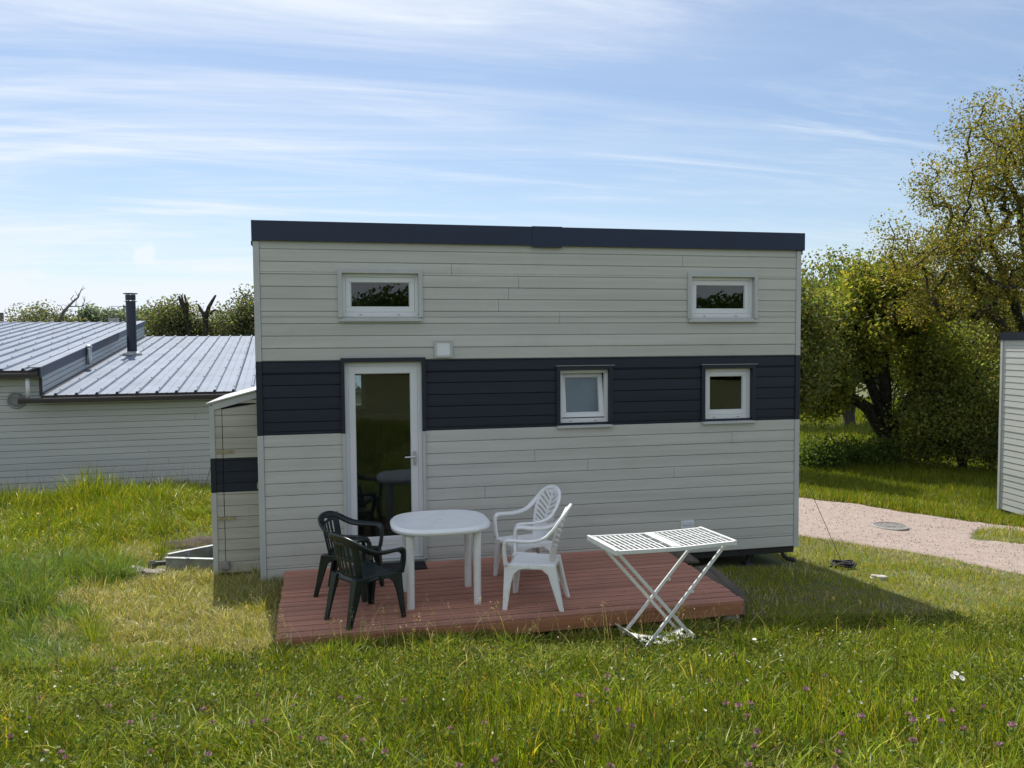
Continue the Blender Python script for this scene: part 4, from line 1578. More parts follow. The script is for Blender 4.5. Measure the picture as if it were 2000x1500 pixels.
def make_tree(name, label, base, ells, nclust, per, leaf, sig, palette, trunk_r, fork, seed, group='trees and bushes around the meadow', cat='tree',
              bark='bark', shell=.5, flat=.0, stems=1, limbs=(), ivy=0, min_r=.006, sag=.0, leafmat='leaf', jit=.18):
    rg = np.random.default_rng(seed)
    bx, by = base
    bz = float(ground_z(bx, by))-.08
    root = thing(name, (bx, by, bz), label, cat, group)
    cl = crown_points(ells, nclust, rg, shell)
    cl = cl[cl[:, 2] > bz+.25]
    nodes, par = [np.array([bx, by, bz])], [-1]
    forks = []
    for s_ in range(stems):
        an = 2*math.pi*s_/max(1, stems)+.6
        sp = 0 if stems == 1 else .22*fork
        tgt = np.array([bx+sp*math.cos(an), by+sp*math.sin(an), bz+fork*(1 if stems == 1 else rg.uniform(.85, 1.2))])
        last = 0
        k_ = 5
        for q in range(1, k_+1):
            t = q/k_
            p = nodes[0]*(1-t)+tgt*t+rg.normal(0, .03*fork/2, 3)*np.array([1, 1, .2])
            nodes.append(p)
            par.append(last)
            last = len(nodes)-1
        forks.append(last)
    for li in limbs:
        p0 = nodes[forks[0]]
        last = forks[0]
        li = np.array(li, float)
        for q in range(1, 7):
            t = q/6
            p = p0*(1-t)+li*t+np.array([0, 0, .16*math.sin(math.pi*t)])*np.linalg.norm(li-p0)*.5+rg.normal(0, .05, 3)
            nodes.append(p)
            par.append(last)
            last = len(nodes)-1
    # each cluster joined to the nearest wood below or inside it
    order = np.argsort(np.linalg.norm(cl-nodes[forks[0]], axis=1))
    ends = []
    for i in order:
        c = cl[i]
        arr = np.array(nodes)
        d = np.linalg.norm(arr-c, axis=1)+np.maximum(0, arr[:, 2]-c[2])*.8
        d[:max(1, len(forks)*3)] += 1.0
        j = int(np.argmin(d))
        p0 = nodes[j]
        L_ = np.linalg.norm(c-p0)
        ns = max(2, int(L_/.55)+1)
        last = j
        bend = rg.normal(0, .10*L_, 3)
        for q in range(1, ns+1):
            t = q/ns
            p = p0*(1-t)+c*t+bend*math.sin(math.pi*t)*.7+np.array([0, 0, (.12-sag)*L_*math.sin(math.pi*t)])
            nodes.append(p)
            par.append(last)
            last = len(nodes)-1
        ends.append(last)
    n_ = len(nodes)
    cnt = np.zeros(n_)
    for e_ in ends:
        cnt[e_] += 1
    for i in range(n_-1, 0, -1):
        cnt[par[i]] += cnt[i]
    rad = np.maximum(min_r, trunk_r*np.sqrt(cnt/cnt[0]))
    nodes = np.array(nodes)
    k = 6
    vs, fs = [], []
    ang = np.arange(k)*2*math.pi/k
    for i in range(1, n_):
        a_, b_ = nodes[par[i]], nodes[i]
        t = b_-a_
        ln = np.linalg.norm(t)
        if ln < 1e-5:
            continue
        t /= ln
        u = np.cross(t, [0, 0, 1.]) if abs(t[2]) < .95 else np.cross(t, [1., 0, 0])
        u /= np.linalg.norm(u)
        w = np.cross(t, u)
        r0 = min(rad[par[i]], rad[i]*1.6)
        if par[i] == 0:
            r0 = rad[0]*1.35
        ringd = np.cos(ang)[:, None]*u+np.sin(ang)[:, None]*w
        o = len(vs)*2*k
        vs.append(np.concatenate([a_-t*r0*.2+ringd*r0, b_+ringd*rad[i]]))
        fs.append([[o+q, o+(q+1) % k, o+k+(q+1) % k, o+k+q] for q in range(k)])
    np_mesh('trunk', np.concatenate(vs), np.array(fs).reshape(-1, 4), bark, parent=root, smooth=True)
    # leaves in clumps round every cluster end
    cs = cl[rg.integers(0, len(cl), len(cl)*per)] if False else np.repeat(cl, per, axis=0)
    sg = np.array([sig, sig, sig*(1-flat*.55)])
    g = rg.normal(size=cs.shape)
    g /= np.maximum(1, np.linalg.norm(g, axis=1)/1.9)[:, None]
    tone = np.repeat(1+rg.normal(0, .14, len(cl)), per)[:, None]
    cent = cs+g*sg
    ok = cent[:, 2] > bz+.1
    cent, tone = cent[ok], tone[ok]
    v_, f_ = leaf_quads(cent, leaf, rg)
    col = np.clip(pick_cols(len(cent), palette, rg, jit)*tone, .004, .9)
    np_mesh('crown', v_, f_, leafmat, cols=np.repeat(col, 4, axis=0), parent=root)
    if ivy:
        k_ = [i for i in range(1, n_) if rad[i] > trunk_r*.34]
        pp = np.repeat(nodes[k_], ivy, axis=0)*1.0
        t_ = rg.uniform(0, 1, len(pp))[:, None]
        pp = pp*(1-t_)+np.repeat(nodes[[par[i] for i in k_]], ivy, axis=0)*t_
        dv = rg.normal(size=pp.shape)*np.array([1, 1, .5])
        dv /= np.linalg.norm(dv, axis=1)[:, None]
        pp = pp+dv*(np.repeat(rad[k_], ivy)*rg.uniform(.9, 1.7, len(pp)))[:, None]
        v_, f_ = leaf_quads(pp, .085, rg, .8)
        np_mesh('ivy', v_, f_, leafmat, cols=np.repeat(np.clip(pick_cols(len(pp), IVY, rg), .004, .5), 4, axis=0), parent=root)
    return root


OAK = [(.205, .205, .040, 3), (.250, .215, .050, 2), (.150, .170, .034, 2), (.260, .170, .060, .7)]
MAPLE = [(.235, .265, .055, 3), (.32, .325, .062, 2), (.15, .20, .045, 2), (.37, .33, .08, .6)]
DARKG = [(0.088, 0.140, 0.032, 3), (0.123, 0.166, 0.038, 2), (0.061, 0.105, 0.028, 2)]
GREYG = [(.135, .160, .110, 3), (.165, .180, .125, 2), (.10, .125, .09, 2), (.18, .15, .12, 1)]  # grey-green leaves with bluish distance haze mixed into the colour
HEDGE = [(.15, .18, .05, 3), (.19, .205, .06, 2), (.10, .135, .045, 2), (.22, .18, .08, .6)]
HEDGE_HAZE = [(.120, .150, .075, 3), (.160, .175, .085, 2), (.080, .105, .06, 2), (.19, .16, .10, .6)]  # hedge greens greyed and blued to carry distance haze
SHADE = [(.22, .26, .07, 3), (.27, .29, .085, 2), (.15, .20, .06, 2), (.30, .26, .11, .6)]
IVY = [(.030, .055, .014, 3), (.045, .075, .018, 2), (.020, .036, .010, 2)]

# the spreading oak over the right-hand tiny house: layered, open, new leaves
make_tree('oak_tree', 'tall spreading oak with sparse bronze green spring leaves above the right tiny house', (21.2, 10.4),
          [(17.6, 10.4, 5.2, 2.2, 2.4, 1.3, 2.4), (18.6, 10.2, 7.0, 2.0, 2.2, 1.3, 2.2), (20.3, 10.4, 8.6, 2.2, 2.4, 1.5, 2.2), (19.6, 10.0, 4.2, 2.3, 2.4, .9, 1.8),
           (23.5, 10.6, 7.5, 3.2, 2.8, 2.8, 2.4), (21.8, 10.4, 6.0, 3.0, 2.6, 2.4, 2.2), (17.4, 10.3, 3.6, 1.4, 1.6, .7, 1.0), (20.6, 9.6, 2.9, 2.6, 1.6, .9, 1.6)],
          560, 120, .085, .27, OAK, .27, 2.9, 11, bark='dark_bark', flat=.5, shell=.85, sag=.04, min_r=.011,
          limbs=((18.4, 10.3, 3.9), (18.6, 10.3, 5.8), (19.6, 10.4, 7.4), (21.5, 10.4, 8.0), (23.8, 10.6, 6.8), (20.4, 9.4, 3.6)))
# the bright bush-like maple with several ivied stems
make_tree('maple_tree', 'bright yellow green tree with dark ivied forking stems beside the gravel path', (18.6, 14.0),
          [(17.5, 14.2, 3.3, 2.0, 1.8, 1.6, 3), (15.9, 14.6, 2.2, 1.2, 1.5, 1.5, 2), (19.4, 14.0, 2.9, 1.4, 1.6, 1.6, 2), (18.2, 14, 4.4, 1.3, 1.2, .9, 1.4), (16.4, 14.6, 1.0, 1.2, 1.0, .7, 1.0), (20.2, 13.6, 1.2, 1.1, .9, 1.2, 1.2)],
          330, 120, .155, .28, MAPLE, .36, 1.0, 12, bark='dark_bark', shell=.85, min_r=.014, ivy=130,
          limbs=((16.3, 14.4, 1.7), (17.4, 14.1, 2.4), (18.3, 14.2, 3.3), (19.2, 13.9, 2.3), (20.1, 13.8, 1.5)))
# shaded growth behind and beside them
make_tree('thicket_tree', 'shaded dark green thicket between the maple and the right tiny house', (20.4, 12.8),
          [(20.2, 12.7, 1.3, 1.6, 1.2, 1.9, 3), (19.2, 12.6, .1, 1.2, 1.0, 1.0, 1.5), (21.2, 12.6, .2, 1.4, 1.1, 1.3, 1.5)], 170, 110, .12, .32, SHADE, .14, 1.2, 13, bark='dark_bark', stems=3)
make_tree('thicket_tree', 'low dark bramble bush at the foot of the ivied maple stems', (19.3, 13.2),
          [(18.9, 13.2, -.9, 1.5, .7, .5, 2), (20.8, 12.0, -.8, 1.4, .7, .6, 2)], 90, 110, .10, .22, HEDGE, .06, .4, 14, cat='bush', bark='dark_bark', stems=3)
make_tree('thicket_tree', 'leafy yellow green tree squeezed against the right wall edge of the tiny house', (13.3, 12.4),
          [(13.2, 11.9, 2.9, 1.8, 1.6, 1.9, 3), (12.6, 11.0, 1.8, 1.4, 1.2, 1.2, 1.4)], 210, 110, .13, .30, HEDGE, .16, 1.6, 24)
make_tree('bramble_bush', 'low dark bramble clump under the left limbs of the maple', (16.2, 12.9),
          [(15.0, 12.6, -.85, 1.1, .6, .40, 2), (17.0, 13.1, -.95, 1.0, .6, .42, 2)], 90, 110, .09, .20, DARKG, .05, .35, 25, cat='bush', bark='dark_bark', stems=3)
make_tree('round_tree', 'round-topped dark green tree standing behind the maple', (27.0, 28.0),
          [(26.6, 28, 4.4, 2.6, 2.4, 2.6, 3), (28.2, 28, 3.6, 2.2, 2.2, 2.4, 2), (27, 28, 1.6, 2.6, 2.0, 1.4, 1)], 230, 85, .21, .46, HEDGE, .30, 2.0, 15)
make_tree('round_tree', 'dark green tree just right of the tiny house roof corner, behind the maple', (23.6, 29.5),
          [(23.4, 29, 3.8, 2.2, 2.2, 2.4, 3), (24.6, 29, 4.3, 1.6, 1.8, 2.0, 2)], 170, 85, .21, .46, DARKG, .26, 2.2, 16)
make_tree('round_tree', 'broad dark tree filling the gap beneath the oak branches', (32.5, 27.0),
          [(32, 27, 3.2, 3.4, 2.6, 3.0, 3), (35.5, 26, 3.0, 3.0, 2.6, 3.0, 2), (30.2, 27, 1.0, 2.2, 2, 1.8, 1)], 260, 85, .22, .5, HEDGE, .34, 2.0, 17)
make_tree('hedge_tree', 'far sunlit hedge tree beyond the meadow right of the house', (24, 44),
          [(24, 44, 1.5, 4.5, 2, 2.6, 3), (30, 45, 1.5, 4, 2, 2.8, 2)], 200, 75, .30, .55, HEDGE, .3, 1.5, 18)

# left background, over the low building
make_tree('hawthorn_bush', 'greyish bushy tree above the upper roof at the far left', (-10.9, 26.4),
          [(-10.9, 26.4, 2.9, 1.25, 1.2, 1.25, 3), (-10.0, 26.2, 2.8, 1.1, .9, .95, 2.0), (-11.6, 26.4, 2.2, .7, .9, 1.3, 1), (-10.8, 26.4, 1.0, 1.6, 1.2, 1.2, 1)], 260, 190, .105, .27, GREYG, .16, 1.6, 19, stems=2)
make_tree('hedge_tree', 'leafy tree just right of the flue, left of the dead stumps', (-5.1, 23.3),
          [(-5.2, 23.2, 3.2, 1.05, 1.0, 1.15, 3), (-5.0, 23.2, 1.4, 1.2, 1.0, 1.4, 2)], 150, 140, .11, .27, HEDGE_HAZE, .15, 1.6, 20)
make_tree('hedge_tree', 'leafy tree behind the two dead stumps over the low roof', (-4.0, 23.6),
          [(-4.0, 23.6, 2.7, .95, .9, 1.05, 3), (-3.6, 23.4, 1.2, 1.2, 1.0, 1.3, 2)], 130, 140, .11, .27, HEDGE_HAZE, .15, 1.4, 21)
make_tree('hedge_tree', 'tallest leafy tree over the low roof, touching the tiny house edge', (-2.5, 22.6),
          [(-2.6, 22.6, 3.3, 1.05, 1.0, 1.2, 3), (-1.5, 22.4, 3.3, 1.0, 1.0, 1.2, 2), (-2.4, 22.4, 1.4, 1.5, 1.0, 1.4, 2)], 210, 140, .11, .27, HEDGE_HAZE, .16, 1.5, 22)
make_tree('hedge_tree', 'small yellowish bush at the right foot of the flue', (-6.3, 22.2),
          [(-6.2, 22.2, 1.5, .7, .6, 1.0, 3)], 60, 95, .12, .25, [(.13, .12, .03, 2), (.10, .11, .03, 2)], .08, .8, 23, cat='bush')
FAR_HAZE = [(.16, .21, .185, 3), (.19, .235, .20, 2), (.13, .175, .16, 2)]  # bluish haze of distance put into the leaf colours
for k, (px_, py_, tp_, rx_, lab) in enumerate(((-21.9, 73, 6.3, 1.05, 'slim distant poplar just left of the distant chimney house'), (-23.9, 74, 5.0, .9, 'smaller distant poplar beside the greyish bushy tree'),
                                               (-17.9, 70, 5.6, 2.0, 'wide pale distant poplar half hidden by the dark flue'),
                                               (-19.2, 72, 6.0, 1.6, 'distant poplar row tree above the distant chimney house'), (-16.6, 71, 6.2, 1.8, 'broad distant poplar right behind the dark flue'),
                                               (-13.6, 70, 5.6, 1.9, 'distant poplar between the flue and the leafy trees'))):
    make_tree('poplar_tree', lab, (px_, py_), [(px_, py_, tp_-1.7, rx_*1.1, rx_, 1.8, 3), (px_, py_, tp_-3.6, rx_*1.3, rx_, 2.0, 2)], 95, 60, .32, .38, FAR_HAZE, .18, 2.0, 40+k,
              group='distant poplars beyond the low building')


dt = MB()
DB = {'main': [(-9.86, 25.61, 3.74), (-9.67, 25.59, 4.07), (-9.49, 25.56, 4.26), (-9.3, 25.52, 4.45), (-9.11, 25.49, 4.61), (-9.0, 25.48, 4.88)], 'b1': [(-9.3, 25.52, 4.45), (-9.4, 25.55, 4.55), (-9.27, 25.53, 4.7)], 'b2': [(-9.49, 25.56, 4.26), (-9.22, 25.5, 4.26), (-8.95, 25.44, 4.26), (-8.86, 25.43, 4.46)], 'b3': [(-9.67, 25.59, 4.07), (-9.75, 25.61, 4.2), (-9.78, 25.62, 4.32)], 'b4': [(-9.68, 25.58, 3.99), (-9.43, 25.53, 3.9), (-9.27, 25.49, 3.96)]}
dt.tube([(DB['main'][0][0]-.25, DB['main'][0][1], -.6), (DB['main'][0][0]-.1, DB['main'][0][1], 1.6)]+DB['main'], [.13, .10, .075, .06, .05, .04, .03, .016], 8)
for k_, r_ in (('b1', .022), ('b2', .025), ('b3', .022), ('b4', .02)):
    dt.tube(DB[k_], [r_*(1-.6*i/len(DB[k_])) for i in range(len(DB[k_]))], 6)
rg = np.random.default_rng(3)
for p_ in DB['main'][1:]+DB['b2'][1:]:
    for q_ in range(2):
        e_ = (p_[0]+float(rg.normal(.05, .14)), p_[1], p_[2]+float(rg.uniform(.05, .28)))
        dt.tube([p_, e_], [.014, .005], 5)
tag(dt.build('dead_tree', 'dead_bark', smooth=True), 'bare grey limb with twigs slanting out of the greyish bushy tree', 'dead tree')
sn = MB()
bz = float(ground_z(-4.6, 23.0))
sn.tube([(-4.45, 22.6, bz), (-4.55, 22.6, 2.6), (-4.62, 22.6, 3.8), (-4.78, 22.6, 4.25), (-4.86, 22.6, 4.52)], [.13, .09, .075, .06, .04], 8)
sn.tube([(-4.62, 22.6, 3.75), (-4.57, 22.6, 4.2), (-4.66, 22.6, 4.55)], [.07, .055, .035], 8).tube([(-4.58, 22.6, 4.1), (-4.72, 22.6, 4.30), (-4.76, 22.6, 4.56)], [.05, .045, .03], 8)
tag(sn.build('dead_stump', 'dark_bark', smooth=True), 'lopped dead trunk with stubby branches, the left of the two', 'dead tree', 'lopped dead trunks')
sn = MB()
sn.tube([(-3.95, 22.6, bz), (-3.92, 22.6, 2.8), (-3.95, 22.6, 3.7), (-4.08, 22.6, 3.98), (-4.20, 22.6, 4.22)], [.13, .10, .09, .06, .035], 8)
sn.tube([(-3.95, 22.6, 3.65), (-3.82, 22.6, 4.1), (-3.70, 22.6, 4.32), (-3.56, 22.6, 4.56)], [.09, .075, .06, .035], 8).tube([(-3.9, 22.6, 3.8), (-3.6, 22.6, 4.0), (-3.38, 22.6, 3.93)], [.07, .055, .03], 8)
tag(sn.build('dead_stump', 'dark_bark', smooth=True), 'forked dead trunk spreading like antlers, the right of the two', 'dead tree', 'lopped dead trunks')
pz = float(ground_z(-13.1, 28.9))
tag(MB().tube([(-13.12, 28.9, pz), (-13.12, 28.9, 4.14)], .10, 10).build('wooden_post', 'dead_bark'), 'grey wooden post at the left picture edge above the roof', 'post')

# distant house with chimney and aerial
dh = thing('distant_house', (-13.9, 50.6, -1.2), 'small distant slate roofed house seen over the roofs left of the flue', 'house')
MB().box(-16.4, -9.8, 49.6, 54.6, -1.6, 3.05).build('wall', 'concrete', dh)
MB().prism([(49.2, 3.0), (55.0, 3.0), (52.1, 3.86)], -16.7, -9.5, 0).build('roof', 'flue', dh)
chm = MB().box(-15.05, -13.0, 50.4, 51.1, 2.9, 4.25).build('chimney', 'concrete', dh)
MB().box(-14.5, -13.9, 50.55, 50.95, 4.2505, 4.62).build('chimney_pot', 'galv', chm)
an_ = MB().tube([(-13.5, 50.6, 3.9), (-13.5, 50.6, 5.45)], .022, 6).tube([(-14.3, 50.6, 5.42), (-12.9, 50.6, 5.42)], .016, 6)
for k in range(8):
    an_.tube([(-14.25+k*.17, 50.35, 5.42), (-14.25+k*.17, 50.85, 5.42)], .010, 5)
an_.build('aerial', 'cable', dh)

# behind the photographer: trees that the panes mirror
for k, (x_, y_, h_, lab) in enumerate(((-3.0, -27, 3.2, 'dark tree mirrored in the left loft window pane'), (4.5, -30, 3.5, 'dark tree mirrored across the upper window panes'),
                                       (13.0, -29, 3.4, 'dark tree mirrored in the right loft window pane'), (20.5, -27, 3.6, 'dark tree mirrored in the lower right window pane'))):
    bz = float(ground_z(x_, y_))
    make_tree('mirrored_tree', lab, (x_, y_), [(x_, y_, bz+h_*.62, 4.6, 3.0, h_*.36, 3), (x_, y_, bz+h_*.25, 4.4, 2.6, h_*.24, 2)], 300, 170, .24, .5, DARKG, .3, 2.0, 60+k, group='trees behind the camera')
# low scrub that closes the horizon all round
rg = np.random.default_rng(99)
th = rg.uniform(0, 2*math.pi, 15000)
rr = rg.uniform(95, 108, 15000)
X_, Y_ = 4+rr*np.cos(th), rr*np.sin(th)
hh = (2.2+1.6*vnoise(th*26, th*0, 8))
Z_ = ground_z(np.clip(X_, -90, 110), np.clip(Y_, -60, 110))+hh*rg.uniform(0, 1, 15000)**.8
v_, f_ = leaf_quads(np.stack([X_, Y_, Z_], 1), 1.9, rg)
tag(np_mesh('far_hedgerow', v_, f_, 'leaf', cols=np.repeat(np.clip(pick_cols(15000, FAR_HAZE, rg), .01, .5), 4, axis=0)), 'far off hedgerows closing the horizon', 'hedgerow', kind='stuff')


# ================================================================== grass
def blades(xy, h, w, lean, az, rg, cols, segs=3, droop=1.0, curl=None):
    """ribbon blades: (n) roots, each bent over along az"""
    n = len(xy)
    z = ground_z(xy[:, 0], xy[:, 1])-.006
    d = np.stack([np.cos(az), np.sin(az)], 1)
    fa = rg.uniform(0, 2*math.pi, n)
    wd = np.stack([np.cos(fa), np.sin(fa)], 1)
    lev = []
    for k in range(segs):
        t = k/segs
        off = d*(lean*h*(t**1.7))[:, None]
        zz = z+h*np.sqrt(np.maximum(.02, 1-np.minimum(.93, lean*.62*t)**2*droop))*t
        ww = (w*(1-.55*t**1.5)*.5)[:, None]
        lev.append((np.concatenate([xy+off-wd*ww, zz[:, None]], 1), np.concatenate([xy+off+wd*ww, zz[:, None]], 1)))
    tip = np.concatenate([xy+d*(lean*h)[:, None], (z+h*np.sqrt(np.maximum(.03, 1-np.minimum(.96, lean*.7)**2*droop)))[:, None]], 1)
    V = np.stack([p for pr in lev for p in pr]+[tip], 1)
    m = 2*segs+1
    base = np.arange(n)[:, None]*m
    fs = []
    for k in range(segs-1):
        a = 2*k
        fs += [base+np.array([[a, a+1, a+3]]), base+np.array([[a, a+3, a+2]])]
    fs.append(base+np.array([[2*segs-2, 2*segs-1, 2*segs]]))
    F = np.concatenate(fs)
    return V.reshape(-1, 3), F, np.repeat(cols, m, axis=0)


def scatter(x0, x1, y0, y1, dens, rg, mask):
    n = int((x1-x0)*(y1-y0)*dens)
    x, y = rg.uniform(x0, x1, n), rg.uniform(y0, y1, n)
    k = mask(x, y)
    return np.stack([x[k], y[k]], 1)


def in_view(x, y, margin=.16, near=.0):
    """keep what the photograph's view (and a step to either side) could show"""
    rx, ry = x-.86, y+9.05
    f = rx*_f[0]+ry*_f[1]
    r = rx*_r[0]+ry*_r[1]
    return (f > 2.0) & (np.abs(r) < f*(.66+margin)+.6)


def built(x, y, g=0.0):
    d = (x > .30-g) & (x < 4.64+g) & (y > -2.10-g) & (y < .1)
    h = (x > -.02-g) & (x < HW+.02+g) & (y > -.02-g) & (y < HD+.02+g)
    s = (x > SX0-.02-g) & (x < 0) & (y > SY0-.02-g) & (y < SY1+g)
    u, v = (x-BO[0])*CA+(y-BO[1])*SA, -(x-BO[0])*SA+(y-BO[1])*CA
    b = (v > .14-g) & (v < VL) & (u > UL) & (u < UR_)
    return d | h | s | b


def hay(x, y):
    """where the cut, drying grass lies left of the deck: 0..1"""
    a = 1-np.hypot((x+.78)/1.15, (y+.25)/1.35)
    b = 1-np.hypot((x+.10)/.75, (y+1.30)/.95)
    c = np.maximum(.7-np.hypot((x+1.65)/.5, (y-1.72)/.55), .55-np.hypot((x+.75)/.9, (y+1.40)/.6))
    return np.clip(np.maximum(np.maximum(a, b), c)*1.9+(vnoise(x*3, y*3, 41)-.5)*.9, 0, 1)


GREEN = [(0.151, 0.222, 0.015, 3), (0.204, 0.274, 0.020, 3), (0.107, 0.168, 0.018, 2), (0.284, 0.320, 0.023, 1.6), (0.374, 0.351, 0.034, .5), (0.427, 0.305, 0.088, .35)]
YGREEN = [(0.223, 0.274, 0.023, 3), (0.284, 0.302, 0.030, 2.2), (0.162, 0.214, 0.023, 2), (0.514, 0.383, 0.107, .9), (0.342, 0.309, 0.049, 1)]
STRAW = [(0.58, 0.513, 0.324, 3), (0.469, 0.421, 0.228, 3), (0.301, 0.306, 0.108, 3.2), (0.211, 0.24, 0.06, 3.2), (0.669, 0.6, 0.432, 1.2), (0.268, 0.207, 0.132, 1.2)]
BLUEG = [(0.134, 0.217, 0.071, 3), (0.174, 0.257, 0.086, 2), (0.111, 0.183, 0.055, 2), (0.237, 0.316, 0.079, 1)]

rg = np.random.default_rng(1)
LV = {}


def out_grass(name, label, V, F, C):
    return tag(np_mesh(name, V, F, 'grass', cols=np.clip(C, .01, .8)), label, 'grass', kind='stuff')


def join(parts):
    o, Vs, Fs, Cs = 0, [], [], []
    for V, F, C in parts:
        Vs.append(V); Fs.append(F+o); Cs.append(C)
        o += len(V)
    return np.concatenate(Vs), np.concatenate(Fs), np.concatenate(Cs)


def tussocks(c, rg, pal, hh, m=90, spread=.05):
    n = len(c)
    size = rg.uniform(.6, 1.3, n)
    xy = np.repeat(c, m, axis=0)
    s = np.repeat(size, m)
    az = rg.uniform(0, 2*math.pi, n*m)
    r = np.abs(rg.normal(0, spread, n*m))*s
    xy = xy+np.stack([np.cos(az), np.sin(az)], 1)*r[:, None]
    tone = np.repeat(rg.uniform(.65, 1.2, n), m)[:, None]
    return blades(xy, hh*s*rg.uniform(.5, 1.2, n*m), rg.uniform(.003, .0065, n*m), np.clip(rg.normal(.75, .4, n*m), .05, 1.7), az+rg.normal(0, .5, n*m), rg, pick_cols(n*m, pal, rg)*tone, segs=4)


# --- foreground meadow on the bank
def fg_mask(x, y):
    return in_view(x, y, .30) & ~built(x, y, .0) & (hay(x, y) < rg.uniform(.15, .9, len(x)))


parts = []
xy = scatter(-3.6, 10.2, -7.2, -2.02, 4300, rg, lambda x, y: fg_mask(x, y) & (rg.uniform(0, 1, len(x)) < np.clip(1.25-.16*np.hypot(x-.86, y+9.05), .32, 1)))
near = sstep((-2.25-xy[:, 1])/1.5)
cl_ = vnoise(xy[:, 0]*1.5, xy[:, 1]*1.5, 21)
c2_ = vnoise(xy[:, 0]*4.2, xy[:, 1]*4.2, 22)
lay = sstep((vnoise(xy[:, 0]*1.1, xy[:, 1]*1.1, 23)-.45)/.25)
c4_ = vnoise(xy[:, 0]*9, xy[:, 1]*9, 25)
h = (.07+.075*near)*(.35+.75*c2_+.7*c4_)*rg.uniform(.5, 1.4, len(xy))
h *= 1+.25*sstep((-xy[:, 0]-.3)/1.5)
h = np.where((xy[:, 1] > -2.6) & (xy[:, 0] > .2) & (xy[:, 0] < 3.4), np.maximum(h, rg.uniform(.02, .09, len(h))), h)
h = np.where(np.hypot((xy[:, 0]-3.56)/.55, (xy[:, 1]+2.55)/.40) < 1, np.minimum(h, .035), h)
lean = np.clip(np.abs(rg.normal(.36, .30, len(xy)))+lay*.45+.35*(1-near), .02, 1.5)
az = 2*math.pi*vnoise(xy[:, 0]*2.6, xy[:, 1]*2.6, 24)*1.6+rg.normal(0, 1.5, len(xy))
w = rg.uniform(.0032, .0082, len(xy))*(1+(rg.uniform(0, 1, len(xy)) > .93)*1.0)
g1 = pick_cols(len(xy), GREEN, rg)
g2 = pick_cols(len(xy), YGREEN, rg)
br = rg.uniform(0, 1, len(xy)) < .10
g1[br] = pick_cols(int(br.sum()), [(.36, .40, .04, 3), (.42, .40, .07, 1)], rg)
k = (rg.uniform(0, 1, len(xy)) < .25+.55*(1-near)+.25*(cl_ > .6))[:, None]
tone = (.32+1.15*vnoise(xy[:, 0]*14, xy[:, 1]*14, 26)**1.2)[:, None]*rg.uniform(.6, 1.45, (len(xy), 1))*(.75+.5*cl_)[:, None]
parts.append(blades(xy, h, w, lean, az, rg, np.where(k, g2, g1)*tone))
# tussocks: blades springing from one root and bending outwards
parts.append(tussocks(scatter(-3.6, 9.8, -7.0, -2.3, 6, rg, fg_mask), rg, GREEN, .17))
# low clover and herb leaves under the blades
xy = scatter(-3.6, 10.2, -7.2, -2.15, 3000, rg, fg_mask)
z = ground_z(xy[:, 0], xy[:, 1])+rg.uniform(.01, .15, len(xy))*(.3+1.1*vnoise(xy[:, 0]*4.2, xy[:, 1]*4.2, 22))*(.4+.6*sstep((-2.25-xy[:, 1])/1.2))
v_, f_ = leaf_quads(np.concatenate([xy, z[:, None]], 1), .027, rg, .62)
tri = np.concatenate([f_[:, [0, 1, 2]], f_[:, [0, 2, 3]]])
parts.append((v_, tri, np.repeat(pick_cols(len(xy), [(.10, .155, .016, 3), (.17, .215, .025, 2), (.06, .10, .016, 2), (.30, .33, .06, .5), (.16, .10, .06, .3)], rg), 4, axis=0)))
# dark thin stalks and plantain heads
xy = scatter(-3.0, 8.2, -7.0, -2.5, 120, rg, fg_mask)
h = rg.uniform(.16, .34, len(xy))
parts.append(blades(xy, h, rg.uniform(.0025, .0035, len(xy)), rg.uniform(.02, .35, len(xy)), rg.uniform(0, 6.28, len(xy)), rg,
                    pick_cols(len(xy), [(.055, .065, .025, 2), (.085, .055, .035, 1), (.045, .06, .02, 1)], rg)))
out_grass('meadow_grass', 'long mixed green meadow grass on the bank in the foreground', *join(parts))

# --- pale seed heads and straw stalks along the deck edge
xy = np.concatenate([scatter(.35, 4.5, -2.70, -2.16, 80, rg, lambda x, y: np.ones(len(x), bool)), scatter(4.5, 7.2, -3.1, -2.2, 14, rg, lambda x, y: np.ones(len(x), bool)),
                     scatter(-.4, .4, -2.6, -1.2, 40, rg, lambda x, y: ~built(x, y, .02))])
n = len(xy)
h = rg.uniform(.16, .40, n)
lean = rg.uniform(.1, 1.0, n)
az = rg.uniform(0, 6.28, n)
pc = pick_cols(n, [(.52, .43, .25, 3), (.42, .36, .18, 2), (.30, .30, .11, 1)], rg)
parts = [blades(xy, h, np.full(n, .0040), lean, az, rg, pc, segs=4)]
tipx = xy+np.stack([np.cos(az), np.sin(az)], 1)*(lean*h)[:, None]*.95
tipz = ground_z(xy[:, 0], xy[:, 1])+h*np.sqrt(np.maximum(.03, 1-np.minimum(.96, lean*.7)**2))
sp_ = np.repeat(np.concatenate([tipx, tipz[:, None]], 1), 9, axis=0)+rg.normal(0, 1, (n*9, 3))*np.array([.010, .010, .020])
v_, f_ = leaf_quads(sp_, .016, rg, .4)
parts.append((v_, np.concatenate([f_[:, [0, 1, 2]], f_[:, [0, 2, 3]]]), np.repeat(np.repeat(pc*.9, 9, axis=0), 4, axis=0)))
out_grass('seed_head_grass', 'pale dry grass stalks with seed heads along the front edge of the deck', *join(parts))

